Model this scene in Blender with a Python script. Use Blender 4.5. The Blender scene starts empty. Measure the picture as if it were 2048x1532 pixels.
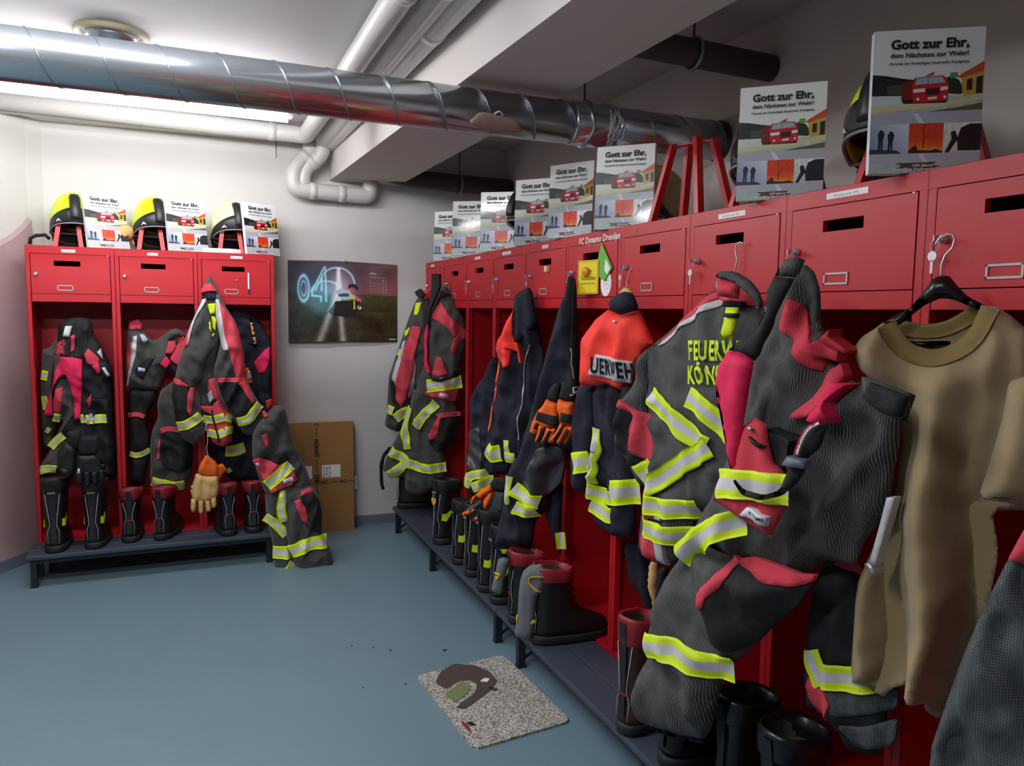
import bpy, bmesh, math, random
import numpy as np
from mathutils import Vector, Matrix, noise
from mathutils.geometry import delaunay_2d_cdt
PI = math.pi
random.seed(7)
SC = bpy.context.scene
COL = SC.collection

# ------------------------------------------------------------------ camera, world, lamps, exposure
cam_d = bpy.data.cameras.new('camera')
cam_d.sensor_width = 36.0
cam_d.lens = 1514.05 / 2048 * 36
cam_d.clip_start = 0.02
cam = bpy.data.objects.new('camera', cam_d)
COL.objects.link(cam)
yaw, pit, rol = 0.4, -0.094, 0.0145
fwd = Vector((math.sin(yaw)*math.cos(pit), math.cos(yaw)*math.cos(pit), math.sin(pit)))
rgt = Vector((math.cos(yaw), -math.sin(yaw), 0))
upv = rgt.cross(fwd)
r2 = math.cos(rol)*rgt + math.sin(rol)*upv
u2 = -math.sin(rol)*rgt + math.cos(rol)*upv
M = Matrix((r2, u2, -fwd)).transposed().to_4x4()
M.translation = Vector((-1.3865, -4.7191, 1.4048))
cam.matrix_world = M
SC.camera = cam
w = bpy.data.worlds.new('world'); SC.world = w; w.use_nodes = True
w.node_tree.nodes['Background'].inputs[0].default_value = (0.9, 0.95, 1, 1)
w.node_tree.nodes['Background'].inputs[1].default_value = 0.0
LAMP_EMIT = 38.0        # fluorescent lamps, one in view and two inferred from their light
SC.view_settings.view_transform = 'Standard'
SC.view_settings.look = 'None'
SC.view_settings.exposure = 0.55
SC.view_settings.gamma = 1.0
SC.view_settings.use_curve_mapping = False

# ------------------------------------------------------------------ helpers
def s2l(c): return tuple(((v/255.0)/12.92 if v/255.0 <= .04045 else ((v/255.0+.055)/1.055)**2.4) for v in c)
MATS = {}
def mat(name, rgb, rough=.6, metal=0, bump=0, bscale=80, var=0, vscale=6, emit=0, coat=0, spec=.5, sheen=0, lin=False):
    m = bpy.data.materials.new(name); m.use_nodes = True; nt = m.node_tree; N = nt.nodes; L = nt.links
    b = N['Principled BSDF']; c = rgb if lin else s2l(rgb)
    b.inputs['Base Color'].default_value = (*c, 1); b.inputs['Roughness'].default_value = rough; b.inputs['Metallic'].default_value = metal
    b.inputs['Specular IOR Level'].default_value = spec
    if coat: b.inputs['Coat Weight'].default_value = coat; b.inputs['Coat Roughness'].default_value = .08
    if sheen: b.inputs['Sheen Weight'].default_value = sheen
    if emit:
        b.inputs['Emission Color'].default_value = (*c, 1); b.inputs['Emission Strength'].default_value = emit
    tc = N.new('ShaderNodeTexCoord')
    if var:
        n = N.new('ShaderNodeTexNoise'); n.inputs['Scale'].default_value = vscale; n.inputs['Detail'].default_value = 6
        L.new(tc.outputs['Object'], n.inputs['Vector'])
        mx = N.new('ShaderNodeMix'); mx.data_type = 'RGBA'; mx.blend_type = 'MIX'
        mx.inputs[6].default_value = (*[v*(1-var) for v in c], 1); mx.inputs[7].default_value = (*[min(1, v*(1+var)) for v in c], 1)
        L.new(n.outputs['Fac'], mx.inputs[0]); L.new(mx.outputs[2], b.inputs['Base Color'])
    if bump:
        n = N.new('ShaderNodeTexNoise'); n.inputs['Scale'].default_value = bscale; n.inputs['Detail'].default_value = 4
        L.new(tc.outputs['Object'], n.inputs['Vector'])
        bp = N.new('ShaderNodeBump'); bp.inputs['Strength'].default_value = bump; bp.inputs['Distance'].default_value = .004
        L.new(n.outputs['Fac'], bp.inputs['Height']); L.new(bp.outputs['Normal'], b.inputs['Normal'])
    MATS[name] = m
    return m
def stripes(name, base, line, period, duty, rough=.85, cross=False, ang=0):
    # fine woven lines, laid out on the cloth in metres (UV = cloth coordinates)
    m = mat(name, base, rough, bump=.25, bscale=60); nt = m.node_tree; N = nt.nodes; L = nt.links; b = N['Principled BSDF']
    uv = N.new('ShaderNodeUVMap'); uv.uv_map = 'cloth'
    mp = N.new('ShaderNodeMapping'); mp.inputs['Rotation'].default_value = (0, 0, ang); L.new(uv.outputs[0], mp.inputs[0])
    sx = N.new('ShaderNodeSeparateXYZ'); L.new(mp.outputs[0], sx.inputs[0])
    def lines(sock, p, d):
        a = N.new('ShaderNodeMath'); a.operation = 'DIVIDE'; a.inputs[1].default_value = p; L.new(sock, a.inputs[0])
        f = N.new('ShaderNodeMath'); f.operation = 'FRACT'; L.new(a.outputs[0], f.inputs[0])
        g = N.new('ShaderNodeMath'); g.operation = 'LESS_THAN'; g.inputs[1].default_value = d; L.new(f.outputs[0], g.inputs[0])
        return g
    g = lines(sx.outputs[0], period, duty)
    if cross:
        h = lines(sx.outputs[1], period*(1 if cross == 2 else 3), .4); k = N.new('ShaderNodeMath'); k.operation = 'MAXIMUM' if cross == 2 else 'MULTIPLY'
        L.new(g.outputs[0], k.inputs[0]); L.new(h.outputs[0], k.inputs[1]); g = k
    n = N.new('ShaderNodeTexNoise'); n.inputs['Scale'].default_value = 9; n.inputs['Detail'].default_value = 3
    k2 = N.new('ShaderNodeMath'); k2.operation = 'MULTIPLY'; L.new(g.outputs[0], k2.inputs[0]); L.new(n.outputs['Fac'], k2.inputs[1])
    mx = N.new('ShaderNodeMix'); mx.data_type = 'RGBA'; mx.inputs[6].default_value = (*s2l(base), 1); mx.inputs[7].default_value = (*s2l(line), 1)
    L.new(k2.outputs[0], mx.inputs[0]); L.new(mx.outputs[2], b.inputs['Base Color'])
    return m
RED = mat('locker_red', (186, 22, 34), .42, bump=.05, bscale=900, spec=.5)
mat('white_wall', (210, 206, 203), .85, bump=.12, bscale=35, var=.03, vscale=3)
mat('ceiling_paint', (198, 194, 194), .85, bump=.35, bscale=14, var=.03, vscale=2)
mat('beam_paint', (212, 204, 200), .8, bump=.1, bscale=40)
mat('floor_vinyl', (108, 134, 146), .36, bump=.03, bscale=300, var=.07, vscale=2.2, spec=.4)
mat('baseboard_grey', (112, 118, 130), .5)
mat('wall_shade_pink', (176, 150, 152), .85, bump=.3, bscale=25, var=.12, vscale=4)  # pinkish tone paints shade and locker-red bounce onto the left wall slab
mat('zinc', (196, 203, 210), .21, metal=.88, bump=.05, bscale=8, var=.16, vscale=5)
mat('zinc_seam', (150, 156, 162), .35, metal=.9)
mat('pipe_paint', (205, 200, 196), .38, bump=.05, bscale=30)
mat('pipe_dark', (70, 64, 62), .55)
mat('steel', (205, 205, 210), .36, metal=.75)
mat('brass', (200, 165, 90), .3, metal=1)
mat('lamp_body', (235, 235, 235), .5)
mat('lamp_glow', (250, 252, 255), .5, emit=LAMP_EMIT)
mat('lamp_glow_near', (250, 252, 255), .5, emit=LAMP_EMIT*1.7)
mat('lamp_glow_side', (250, 252, 255), .5, emit=LAMP_EMIT*2.1)
mat('bench_plank', (62, 70, 84), .45, bump=.08, bscale=200)
mat('bench_leg', (26, 28, 34), .5)
mat('slot_dark', (6, 5, 6), .9)
mat('paper_white', (238, 236, 234), .6)
mat('cover_white', (236, 234, 234), .3, coat=.6)
mat('page_cream', (232, 226, 214), .8)
mat('ink', (14, 14, 18), .6)
mat('ink_grey', (90, 92, 100), .6)
mat('letter_white', (238, 232, 230), .5)
mat('sign_yellow', (236, 208, 0), .4); mat('sign_green', (98, 178, 62), .45); mat('magnet_amber', (214, 140, 20), .4); mat('magnet_cream', (226, 208, 150), .6)
mat('carton', (160, 116, 66), .85, bump=.1, bscale=60, var=.05, vscale=5)
mat('outlet', (222, 220, 216), .5)
mat('grey', (70, 69, 67), .88, bump=.7, bscale=30, var=.10, vscale=9, sheen=.1)
mat('blackcloth', (23, 23, 25), .8, bump=.4, bscale=50, var=.15, vscale=9)
mat('navy', (24, 25, 42), .85, bump=.35, bscale=40, var=.12, vscale=7)
mat('leather', (62, 60, 66), .35, bump=.5, bscale=25, var=.15, vscale=8)
mat('coral', (212, 66, 82), .8, bump=.5, bscale=45, var=.06, vscale=9)
stripes('coralstripe', (212, 62, 78), (150, 30, 48), .0042, .35)
mat('pink', (226, 28, 84), .75, bump=.3, bscale=60)
mat('red', (178, 26, 40), .7, bump=.3, bscale=50)
mat('fluored', (255, 62, 50), .75, bump=.2, bscale=40)
mat('orange', (242, 104, 20), .75, bump=.4, bscale=50)
mat('hivisflat', (214, 236, 20), .6, bump=.2, bscale=60)
mat('silver', (204, 202, 206), .42, metal=.0, bump=.35, bscale=50)
mat('tagwhite', (226, 226, 230), .6); mat('steelgrey', (120, 124, 130), .5)
mat('plastic', (92, 104, 118), .45); mat('plastic_black', (14, 14, 18), .28)
mat('wood', (206, 160, 96), .5, var=.1, vscale=20)
mat('olive', (158, 138, 102), .9, bump=.2, bscale=90, var=.04, sheen=.15); mat('olivedark', (128, 106, 62), .9, bump=.3, bscale=120)
mat('tan', (212, 172, 110), .8, bump=.5, bscale=35, var=.12, vscale=14); mat('glovedark', (24, 26, 30), .55, bump=.4, bscale=40); mat('gloveg', (66, 76, 74), .8, bump=.3, bscale=60)
mat('sock', (108, 110, 118), .95, bump=.6, bscale=120, var=.15, vscale=30); mat('crest', (222, 190, 40), .7)
mat('boot_leather', (22, 22, 25), .42, bump=.35, bscale=35); mat('boot_brown', (66, 34, 34), .5, bump=.35, bscale=30); mat('rubber', (24, 24, 26), .65); mat('boot_lining', (66, 70, 66), .95, bump=.5, bscale=70)
mat('insole_green', (104, 116, 96), .95, bump=.5, bscale=70); mat('boot_red', (142, 26, 40), .5, bump=.3, bscale=40); mat('boot_rubber', (16, 18, 24), .3)
mat('neon_shell', (206, 240, 10), .25, coat=.5); mat('cream_shell', (232, 236, 176), .28, coat=.4); mat('helmet_black', (26, 26, 28), .42); mat('helmet_dark', (8, 8, 10), .8); mat('buff_shell', (176, 152, 96), .4)
stripes('stripe', (50, 50, 52), (150, 150, 146), .0040, .30)
stripes('check', (46, 50, 54), (112, 116, 118), .0040, .42, cross=2)
HIV = [MATS['hivisflat'], MATS['silver']]
def speckle():
    m = mat('mat_pile', (140, 138, 134), .95, bump=1.0, bscale=260); nt = m.node_tree; N = nt.nodes; L = nt.links
    n = N.new('ShaderNodeTexVoronoi'); n.inputs['Scale'].default_value = 230; tc = N.new('ShaderNodeTexCoord'); L.new(tc.outputs['Object'], n.inputs['Vector'])
    r = N.new('ShaderNodeValToRGB'); e = r.color_ramp.elements; e[0].position = .0; e[0].color = (*s2l((58, 60, 66)), 1); e[1].position = .9; e[1].color = (*s2l((214, 208, 196)), 1)
    sx = N.new('ShaderNodeSeparateXYZ'); L.new(n.outputs['Color'], sx.inputs[0]); L.new(sx.outputs[0], r.inputs[0]); L.new(r.outputs[0], N['Principled BSDF'].inputs['Base Color'])
speckle()
def vcol_mat(name, rough=.35, coat=.5):
    m = mat(name, (200, 200, 200), rough, coat=coat); a = m.node_tree.nodes.new('ShaderNodeVertexColor'); a.layer_name = 'Col'
    m.node_tree.links.new(a.outputs[0], m.node_tree.nodes['Principled BSDF'].inputs['Base Color'])
vcol_mat('print_gloss'); vcol_mat('print_matt', .5, 0)

class MB:
    """collects shapes and links them as one mesh object"""
    def __init__(s): s.v = []; s.f = []; s.m = []; s.c = None
    def add(s, vs, fs, mi=0):
        o = len(s.v); s.v += [tuple(p) for p in vs]; s.f += [tuple(i+o for i in f) for f in fs]; s.m += [mi]*len(fs)
        return s
    def box(s, x0, x1, y0, y1, z0, z1, mi=0):
        return s.add([(x, y, z) for z in (z0, z1) for y in (y0, y1) for x in (x0, x1)], [(0, 2, 3, 1), (4, 5, 7, 6), (0, 1, 5, 4), (2, 6, 7, 3), (0, 4, 6, 2), (1, 3, 7, 5)], mi)
    def prism(s, poly, z0, z1, mi=0):
        n = len(poly); return s.add([(x, y, z0) for x, y in poly]+[(x, y, z1) for x, y in poly], [tuple(range(n))[::-1], tuple(range(n, 2*n))]+[(i, (i+1) % n, n+(i+1) % n, n+i) for i in range(n)], mi)
    def tube(s, pts, r, n=10, mi=0, cap=True):
        P = [Vector(p) for p in pts]; R = r if hasattr(r, '__len__') else [r]*len(P); rings = []; up = Vector((0, 0, 1))
        for i, p in enumerate(P):
            t = (P[min(i+1, len(P)-1)]-P[max(i-1, 0)]).normalized()
            if i == 0:
                a = up if abs(t.z) < .9 else Vector((1, 0, 0)); a = (a-t*a.dot(t)).normalized()
            else: a = (a-t*a.dot(t)).normalized()
            b_ = t.cross(a); rings.append([p+(a*math.cos(2*PI*k/n)+b_*math.sin(2*PI*k/n))*R[i] for k in range(n)])
        vs = [q for g in rings for q in g]; fs = [(i*n+k, i*n+(k+1) % n, (i+1)*n+(k+1) % n, (i+1)*n+k) for i in range(len(P)-1) for k in range(n)]
        if cap: fs += [tuple(range(n))[::-1], tuple((len(P)-1)*n+k for k in range(n))]
        return s.add(vs, fs, mi)
    def loft(s, rings, mi=0, cap0=True, cap1=True):
        n = len(rings[0]); vs = [q for g in rings for q in g]
        fs = [(i*n+k, i*n+(k+1) % n, (i+1)*n+(k+1) % n, (i+1)*n+k) for i in range(len(rings)-1) for k in range(n)]
        if cap0: fs.append(tuple(range(n))[::-1])
        if cap1: fs.append(tuple((len(rings)-1)*n+k for k in range(n)))
        return s.add(vs, fs, mi)
    def build(s, name, mats, parent=None, smooth=False, uv=None, bevel=0, kind=None):
        me = bpy.data.meshes.new(name); me.from_pydata(s.v, [], s.f)
        if not isinstance(mats, (list, tuple)): mats = [mats]
        for m in mats: me.materials.append(MATS[m] if isinstance(m, str) else m)
        me.polygons.foreach_set('material_index', s.m)
        if smooth: me.polygons.foreach_set('use_smooth', [True]*len(s.f))
        if uv is not None:
            l = me.uv_layers.new(name='cloth'); idx = np.zeros(len(me.loops), dtype=int); me.loops.foreach_get('vertex_index', idx)
            l.data.foreach_set('uv', np.asarray(uv)[idx].ravel())
        if s.c is not None:
            a = me.color_attributes.new('Col', 'FLOAT_COLOR', 'POINT'); a.data.foreach_set('color', np.asarray(s.c, dtype=float).ravel())
        me.update()
        o = bpy.data.objects.new(name, me); COL.objects.link(o)
        if parent: o.parent = parent
        if bevel:
            bv = o.modifiers.new('bevel', 'BEVEL'); bv.width = bevel; bv.segments = 2; bv.limit_method = 'ANGLE'; bv.angle_limit = .6
        if kind: o['kind'] = kind
        return o
def tag(o, label, cat, group=None):
    o['label'] = label; o['category'] = cat
    if group: o['group'] = group
    return o
def thing(name, label, cat, loc=(0, 0, 0), rz=0, group=None):
    o = bpy.data.objects.new(name, None); COL.objects.link(o); o.empty_display_size = .05
    o.location = loc; o.rotation_euler = (0, 0, rz); return tag(o, label, cat, group)
def struct(o): o['kind'] = 'structure'; return o
def copy_tree(o, parent=None):
    c = o.copy(); COL.objects.link(c); c.parent = parent
    for ch in o.children: copy_tree(ch, c)
    return c
TXT = {}
def text2d(body, bold=0, fine=0, space=1.0):
    """flat lettering as (verts, faces), 1 unit wide x 1 unit high"""
    k = (body, bold, fine, space)
    if k in TXT: return TXT[k]
    cu = bpy.data.curves.new('t', 'FONT'); cu.body = body; cu.size = 1; cu.offset = bold; cu.resolution_u = 2; cu.space_character = space
    o = bpy.data.objects.new('t', cu); COL.objects.link(o)
    me = bpy.data.meshes.new_from_object(o); bpy.data.objects.remove(o); bpy.data.curves.remove(cu)
    bm = bmesh.new(); bm.from_mesh(me); bmesh.ops.triangulate(bm, faces=bm.faces)
    xs = [v.co.x for v in bm.verts]; ys = [v.co.y for v in bm.verts]; x0, x1 = min(xs), max(xs); hh = .7
    if fine:
        for _ in range(4):
            es = [e for e in bm.edges if e.calc_length() > fine]
            if not es: break
            bmesh.ops.subdivide_edges(bm, edges=es, cuts=1); bmesh.ops.triangulate(bm, faces=bm.faces)
    bm.verts.ensure_lookup_table()
    V = [((v.co.x-x0)/(x1-x0), v.co.y/hh) for v in bm.verts]; F = [tuple(v.index for v in f.verts) for f in bm.faces]
    # keep every face turned the same way
    F = [f if (V[f[1]][0]-V[f[0]][0])*(V[f[2]][1]-V[f[0]][1])-(V[f[1]][1]-V[f[0]][1])*(V[f[2]][0]-V[f[0]][0]) > 0 else f[::-1] for f in F]
    bm.free(); bpy.data.meshes.remove(me); TXT[k] = (V, F, (x1-x0)); return TXT[k]
def text_on(mb, body, x, z, wd, h, y=0, bold=.02, mi=0, rot=0):
    V, F, _ = text2d(body, bold); c, s_ = math.cos(rot), math.sin(rot)
    mb.add([(x+(u*wd)*c-(v*h)*s_, y, z+(u*wd)*s_+(v*h)*c) for u, v in V], F, mi); return mb

# ------------------------------------------------------------------ cloth
def chaikin(p):
    q = []
    for i in range(len(p)):
        a, b_ = p[i], p[(i+1) % len(p)]; q += [a*.86+b_*.14, a*.14+b_*.86]
    return q
def resample(p, step, closed=True):
    out = []; n = len(p)
    for i in range(n if closed else n-1):
        a, b_ = p[i], p[(i+1) % n]; k = max(1, int(round((b_-a).length/step)))
        out += [a.lerp(b_, j/k) for j in range(k)]
    if not closed: out.append(p[-1])
    return out
def tri(poly, step):
    P = np.array([(p.x, p.y) for p in poly]); lo, hi = P.min(0), P.max(0); pts = []
    nx, nz = int((hi[0]-lo[0])/step)+1, int((hi[1]-lo[1])/step)+1
    gx, gz = np.meshgrid(lo[0]+step*(.5+np.arange(nx)), lo[1]+step*(.5+np.arange(nz)))
    gx = gx+(np.arange(nz) % 2)[:, None]*step*.5; G = np.stack([gx.ravel(), gz.ravel()], 1)
    ins = np.zeros(len(G), bool); j = len(P)-1
    for i in range(len(P)):
        a, b_ = P[i], P[j]; c = ((a[1] > G[:, 1]) != (b_[1] > G[:, 1]))
        with np.errstate(divide='ignore', invalid='ignore'):
            xi = (b_[0]-a[0])*(G[:, 1]-a[1])/(b_[1]-a[1])+a[0]
        ins ^= c & (G[:, 0] < xi); j = i
    G = G[ins]
    if len(G):
        d = seg_dist(G, P); G = G[d > step*.45]
    n = len(P); allp = [Vector(p) for p in P]+[Vector(g) for g in G]
    r = delaunay_2d_cdt(allp, [(i, (i+1) % n) for i in range(n)], [list(range(n))], 1, 1e-6)
    V = np.array([(v.x, v.y) for v in r[0]]); F = [tuple(f) for f in r[2] if len(f) == 3]
    F = [f if (V[f[1]][0]-V[f[0]][0])*(V[f[2]][1]-V[f[0]][1])-(V[f[1]][1]-V[f[0]][1])*(V[f[2]][0]-V[f[0]][0]) > 0 else f[::-1] for f in F]
    return V, F
def seg_dist(G, P):
    d = np.full(len(G), 9.); n = len(P)
    for i in range(n):
        a = P[i]; e = P[(i+1) % n]-a; L = max(1e-12, (e*e).sum()); t = np.clip(((G-a)@e)/L, 0, 1)
        d = np.minimum(d, np.hypot(*(G-a-t[:, None]*e).T))
    return d
class Surf:
    def __init__(s, poly, d, b, r, f, ang, fx, fz, seed):
        s.P = np.array([(p.x, p.y) for p in poly]); s.d, s.b, s.r, s.f = d, b, r, f; s.a = math.radians(ang); s.fx, s.fz, s.seed = fx, fz, seed
    def h(s, G, edge0=True):
        G = np.asarray(G, float); ds = seg_dist(G, s.P); ins = np.zeros(len(G), bool); j = len(s.P)-1
        for i in range(len(s.P)):
            a, b_ = s.P[i], s.P[j]; c = ((a[1] > G[:, 1]) != (b_[1] > G[:, 1]))
            with np.errstate(divide='ignore', invalid='ignore'): xi = (b_[0]-a[0])*(G[:, 1]-a[1])/(b_[1]-a[1])+a[0]
            ins ^= c & (G[:, 0] < xi); j = i
        ds = np.where(ins, ds, 0); t = np.clip(ds/s.r, 0, 1); prof = np.sin(t*PI/2)**.75; hh = s.d+s.b*prof
        if s.f:
            ca, sa = math.cos(s.a), math.sin(s.a); e = np.clip(ds/.03, 0, 1); out = np.empty(len(G))
            for i, (x, z) in enumerate(G):
                p, q = x*ca+z*sa, -x*sa+z*ca
                wv = noise.noise((x*6, z*4, s.seed+9))*.5
                n1 = noise.noise((p*s.fx+wv, q*s.fz, s.seed)); n1 = 1-abs(n1)*4.2
                n2 = noise.noise((x*22, z*15, s.seed+3.3)); n3 = 1-4.5*abs(noise.noise((x*11+z*7, z*9-x*5, s.seed+5.5)))
                out[i] = (.62*n1+.28*n2+.36*n3) if s.fz > 1.2 else 1.9*noise.noise((p*s.fx+wv, q*s.fz, s.seed))+.25*n2
            if s.fz <= 1.2: out *= .35+1.5*(s.P[:, 1].max()-G[:, 1])/(s.P[:, 1].max()-s.P[:, 1].min())
            hh = hh+s.f*out*e
        return hh, prof
def parse(t): return [Vector((float(a)/1000, float(b_)/1000)) for a, b_ in (k.split(',') for k in t.split())]
def dedupe(p):
    q = [p[0]]
    for a in p[1:]:
        if (a-q[-1]).length > 1e-4: q.append(a)
    if (q[0]-q[-1]).length < 1e-4: q.pop()
    return q
def garment(name, label, cat, group, fr, parts, k):
    ox, oy, z0, th = fr
    g = thing(name, label, cat, (ox, oy, z0), math.radians(th), group); surfs = []; seed = k*3.7
    for i, p in enumerate(parts):
        kd, nm, mt = p[0], p[1], p[2]; o = None
        if kd == 'P':
            _, _, _, t, lab, d, b_, r, f, ang, fx, fz, step, sm = p
            poly = dedupe(parse(t))
            if sm: poly = chaikin(poly)
            poly = resample(poly, step); s = Surf(poly, d, b_, r, f, ang, fx, fz, seed+i); surfs.append(s)
            V, F = tri(poly, step); h, pr = s.h(V); n = len(V); mb = MB()
            edge = pr < 1e-3; bi = np.arange(n)+n; bi[edge] = np.arange(n)[edge]
            vs = [(V[j][0], -h[j], V[j][1]-z0) for j in range(n)]+[(V[j][0], -(d-(.25*b_+.006)*pr[j]), V[j][1]-z0) for j in range(n)]
            mb.add(vs, F+[(bi[a], bi[c], bi[b2]) for a, b2, c in F]); uv = np.concatenate([V, V])
            o = mb.build(nm, mt, g, True, uv)
            if lab: o['label'] = lab
            continue
        surfs.append(None)
        if kd == 'T':
            _, _, _, t, rad, d = p; pts = parse(t); pts = resample([a for a in pts], .006, False)
            o = MB().tube([(a.x, -d, a.y-z0) for a in pts], rad, 8).build(nm, mt, g, True); continue
        _, _, _, t, lab, on, off = p[:7]; s = surfs[on]; off += min(.0003*i, .007)
        if kd == 'Q':
            poly = dedupe(parse(t))
            if p[7]: poly = chaikin(poly)
            poly = resample(poly, .011); V, F = tri(poly, .011); h, _ = s.h(V); n = len(V); m_ = len(poly); mb = MB()
            vs = [(V[j][0], -h[j]-off, V[j][1]-z0) for j in range(n)]; mb.add(vs, F); ed = {}
            for f_ in F:
                for a, c in ((f_[0], f_[1]), (f_[1], f_[2]), (f_[2], f_[0])): ed[(a, c)] = 1
            bd = [(a, c) for (a, c) in ed if (c, a) not in ed]; bs = sorted({a for e_ in bd for a in e_}); mp = {a: n+q for q, a in enumerate(bs)}
            mb.v += [(V[a][0], -h[a]+min(.002, off*.5), V[a][1]-z0) for a in bs]
            mb.f += [(c, a, mp[a], mp[c]) for a, c in bd]; mb.m += [0]*len(bd)
            o = mb.build(nm, mt, g, False, np.concatenate([V, V[bs]])); o.data.polygons.foreach_set('use_smooth', [q < len(F) for q in range(len(o.data.polygons))])
        elif kd == 'S':
            wd = p[7]; pts = parse(t); q = [pts[0]]
            for j in range(1, len(pts)-1): q += [pts[j-1].lerp(pts[j], .75), pts[j].lerp(pts[j+1], .25)]
            q.append(pts[-1]); pts = resample(q, .009, False); tr = [-.5, -.36, -.205, -.195, 0, .195, .205, .36, .5] if mt == 'hivis' else [-.5, -.2, .2, .5]
            G = []; nr = len(tr)
            for j, a in enumerate(pts):
                t_ = (pts[min(j+1, len(pts)-1)]-pts[max(j-1, 0)]).normalized(); nn = Vector((-t_.y, t_.x)); G += [a+nn*wd*c for c in tr]
            V = np.array([(a.x, a.y) for a in G]); h, _ = s.h(V); mb = MB()
            mb.add([(V[j][0], -h[j]-off, V[j][1]-z0) for j in range(len(V))], [])
            for j in range(len(pts)-1):
                for c in range(nr-1):
                    mb.f.append((j*nr+c, (j+1)*nr+c, (j+1)*nr+c+1, j*nr+c+1)); mb.m.append(1 if (mt == 'hivis' and 3 <= c <= 4) else 0)
            n = len(mb.v)
            for side in (0, nr-1):       # turned-down long edges
                o0 = len(mb.v); mb.v += [(x, y+min(.004, off*.7), z) for x, y, z in (mb.v[j*nr+side] for j in range(len(pts)))]
                for j in range(len(pts)-1): mb.f.append((j*nr+side, (j+1)*nr+side, o0+j+1, o0+j)); mb.m.append(0)
            o = mb.build(nm, HIV if mt == 'hivis' else mt, g, True, np.array([(x, z) for x, y, z in mb.v]))
        elif kd == 'W':
            hgt, body = p[7], p[8]; a, b_ = parse(t); V, F, wdt = text2d(body, .030, .25, 1.14); ax = b_-a
            L_ = ax.length; ax = ax/L_; ay = Vector((-ax.y, ax.x)); Q2 = np.array([tuple(a+ax*(u*L_)+ay*(v*hgt)) for u, v in V]); h, _ = s.h(Q2)
            o = MB().add([(Q2[j][0], -h[j]-off, Q2[j][1]-z0) for j in range(len(V))], F).build(nm, mt, g, True)
        if lab and o: o['label'] = lab
    return g

# ------------------------------------------------------------------ the room
CZ = 2.47
def wall_y(x): return .20+(x+2.125)*(.09-.20)/(.58+2.125)
fl = MB().box(-6.2, .7, -8.2, .4, -.05, 0).build('floor', 'floor_vinyl'); struct(fl)
ce = MB().box(-6.2, .7, -8.2, .4, CZ, CZ+.1).build('ceiling', 'ceiling_paint'); struct(ce)
struct(MB().prism([(-2.125, .20), (.6, wall_y(.6)), (.6, .4), (-2.125, .4)], 0, CZ).build('wall_back', 'white_wall'))
struct(MB().box(.58, .7, -8.2, .1, 0, CZ).build('wall_right', 'white_wall'))
struct(MB().box(-6.2, .7, -8.3, -8.2, 0, CZ).build('wall_front', 'white_wall'))
LD = Vector((-.56, -.83)); LD.normalize(); LN = Vector((-LD.y, LD.x))    # slanting left wall
c0 = Vector((-2.19, .135)); c1 = c0+LD*5.2; wn = Vector((-.83, .56))*.2
struct(MB().prism([(-2.125, .20), (c0.x, c0.y), (c1.x, c1.y), (c1.x-.2, c1.y+.15), (-2.5, .4), (-2.125, .4)], 0, CZ).build('wall_left', 'white_wall'))
struct(MB().box(-6.2, -6.1, -8.2, -4.0, 0, CZ).build('wall_far_left', 'white_wall'))
# left wall slab, ragged sloping top; shade and red bounce put into its colour
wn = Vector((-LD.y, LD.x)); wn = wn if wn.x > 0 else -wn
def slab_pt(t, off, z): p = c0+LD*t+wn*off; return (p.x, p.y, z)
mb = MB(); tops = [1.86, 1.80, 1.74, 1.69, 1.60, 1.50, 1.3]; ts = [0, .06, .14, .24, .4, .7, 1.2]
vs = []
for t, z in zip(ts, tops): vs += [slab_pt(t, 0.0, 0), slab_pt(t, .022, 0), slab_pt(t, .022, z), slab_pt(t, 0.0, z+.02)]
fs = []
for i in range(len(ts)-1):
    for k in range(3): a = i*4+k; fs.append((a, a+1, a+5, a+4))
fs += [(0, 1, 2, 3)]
mb.add(vs, fs); struct(mb.build('shade_slab', 'wall_shade_pink'))
def board(a, b_, name, h=.062, t=.008):
    a, b_ = Vector(a), Vector(b_); d = (b_-a).normalized(); n = Vector((d.y, -d.x)); 
    struct(MB().prism([tuple(a), tuple(b_), tuple(b_+n*t), tuple(a+n*t)], 0, h).build(name, 'baseboard_grey'))
board((-2.125, .20), (.58, wall_y(.58)), 'baseboard_back')
p1 = c0+LD*4.0; board((p1.x+wn.x*.022, p1.y+wn.y*.022), (c0.x+wn.x*.022, c0.y+wn.y*.022), 'baseboard_left')
struct(MB().box(.572, .58, -8.2, .05, 0, .062).build('baseboard_right', 'baseboard_grey'))
# ceiling beam and the soffit over the recess
struct(MB().prism([(-.583, .2), (-.151, .2), (-.02, -8.2), (-.30, -8.2)], 2.196, CZ).build('ceiling_beam', 'beam_paint'))
struct(MB().box(-2.2, -.66, .06, .25, 2.405, CZ).build('trim_1', 'white_wall'))

# ------------------------------------------------------------------ duct, pipes, lamps
t = thing('ventilation_duct', 'long round galvanised spiral duct crossing the room under the ceiling', 'duct', (-1.4, -2.17, 2.096))
DR = .075
MB().tube([(x, 0, 0) for x in np.linspace(-3.2, 1.34, 3)], DR, 64).build('duct_pipe', 'zinc', t, True)
MB().tube([(1.42, 0, 0), (1.98, 0, 0)], DR*1.0, 64).build('duct_pipe', 'zinc', t, True)
MB().tube([(1.30, 0, 0), (1.305, 0, 0), (1.47, 0, 0), (1.48, 0, 0)], [DR, DR*1.035, DR*1.035, DR], 64).build('duct_sleeve', 'zinc', t, True)
def helix(a, b_, pitch=.165, ph=1.2):
    n = int((b_-a)/pitch*28); return [(a+(b_-a)*i/n, -(DR+.0005)*math.cos(ph+2*PI*(a+(b_-a)*i/n)/pitch), -(DR+.0005)*math.sin(ph+2*PI*(a+(b_-a)*i/n)/pitch)) for i in range(n+1)]
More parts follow.
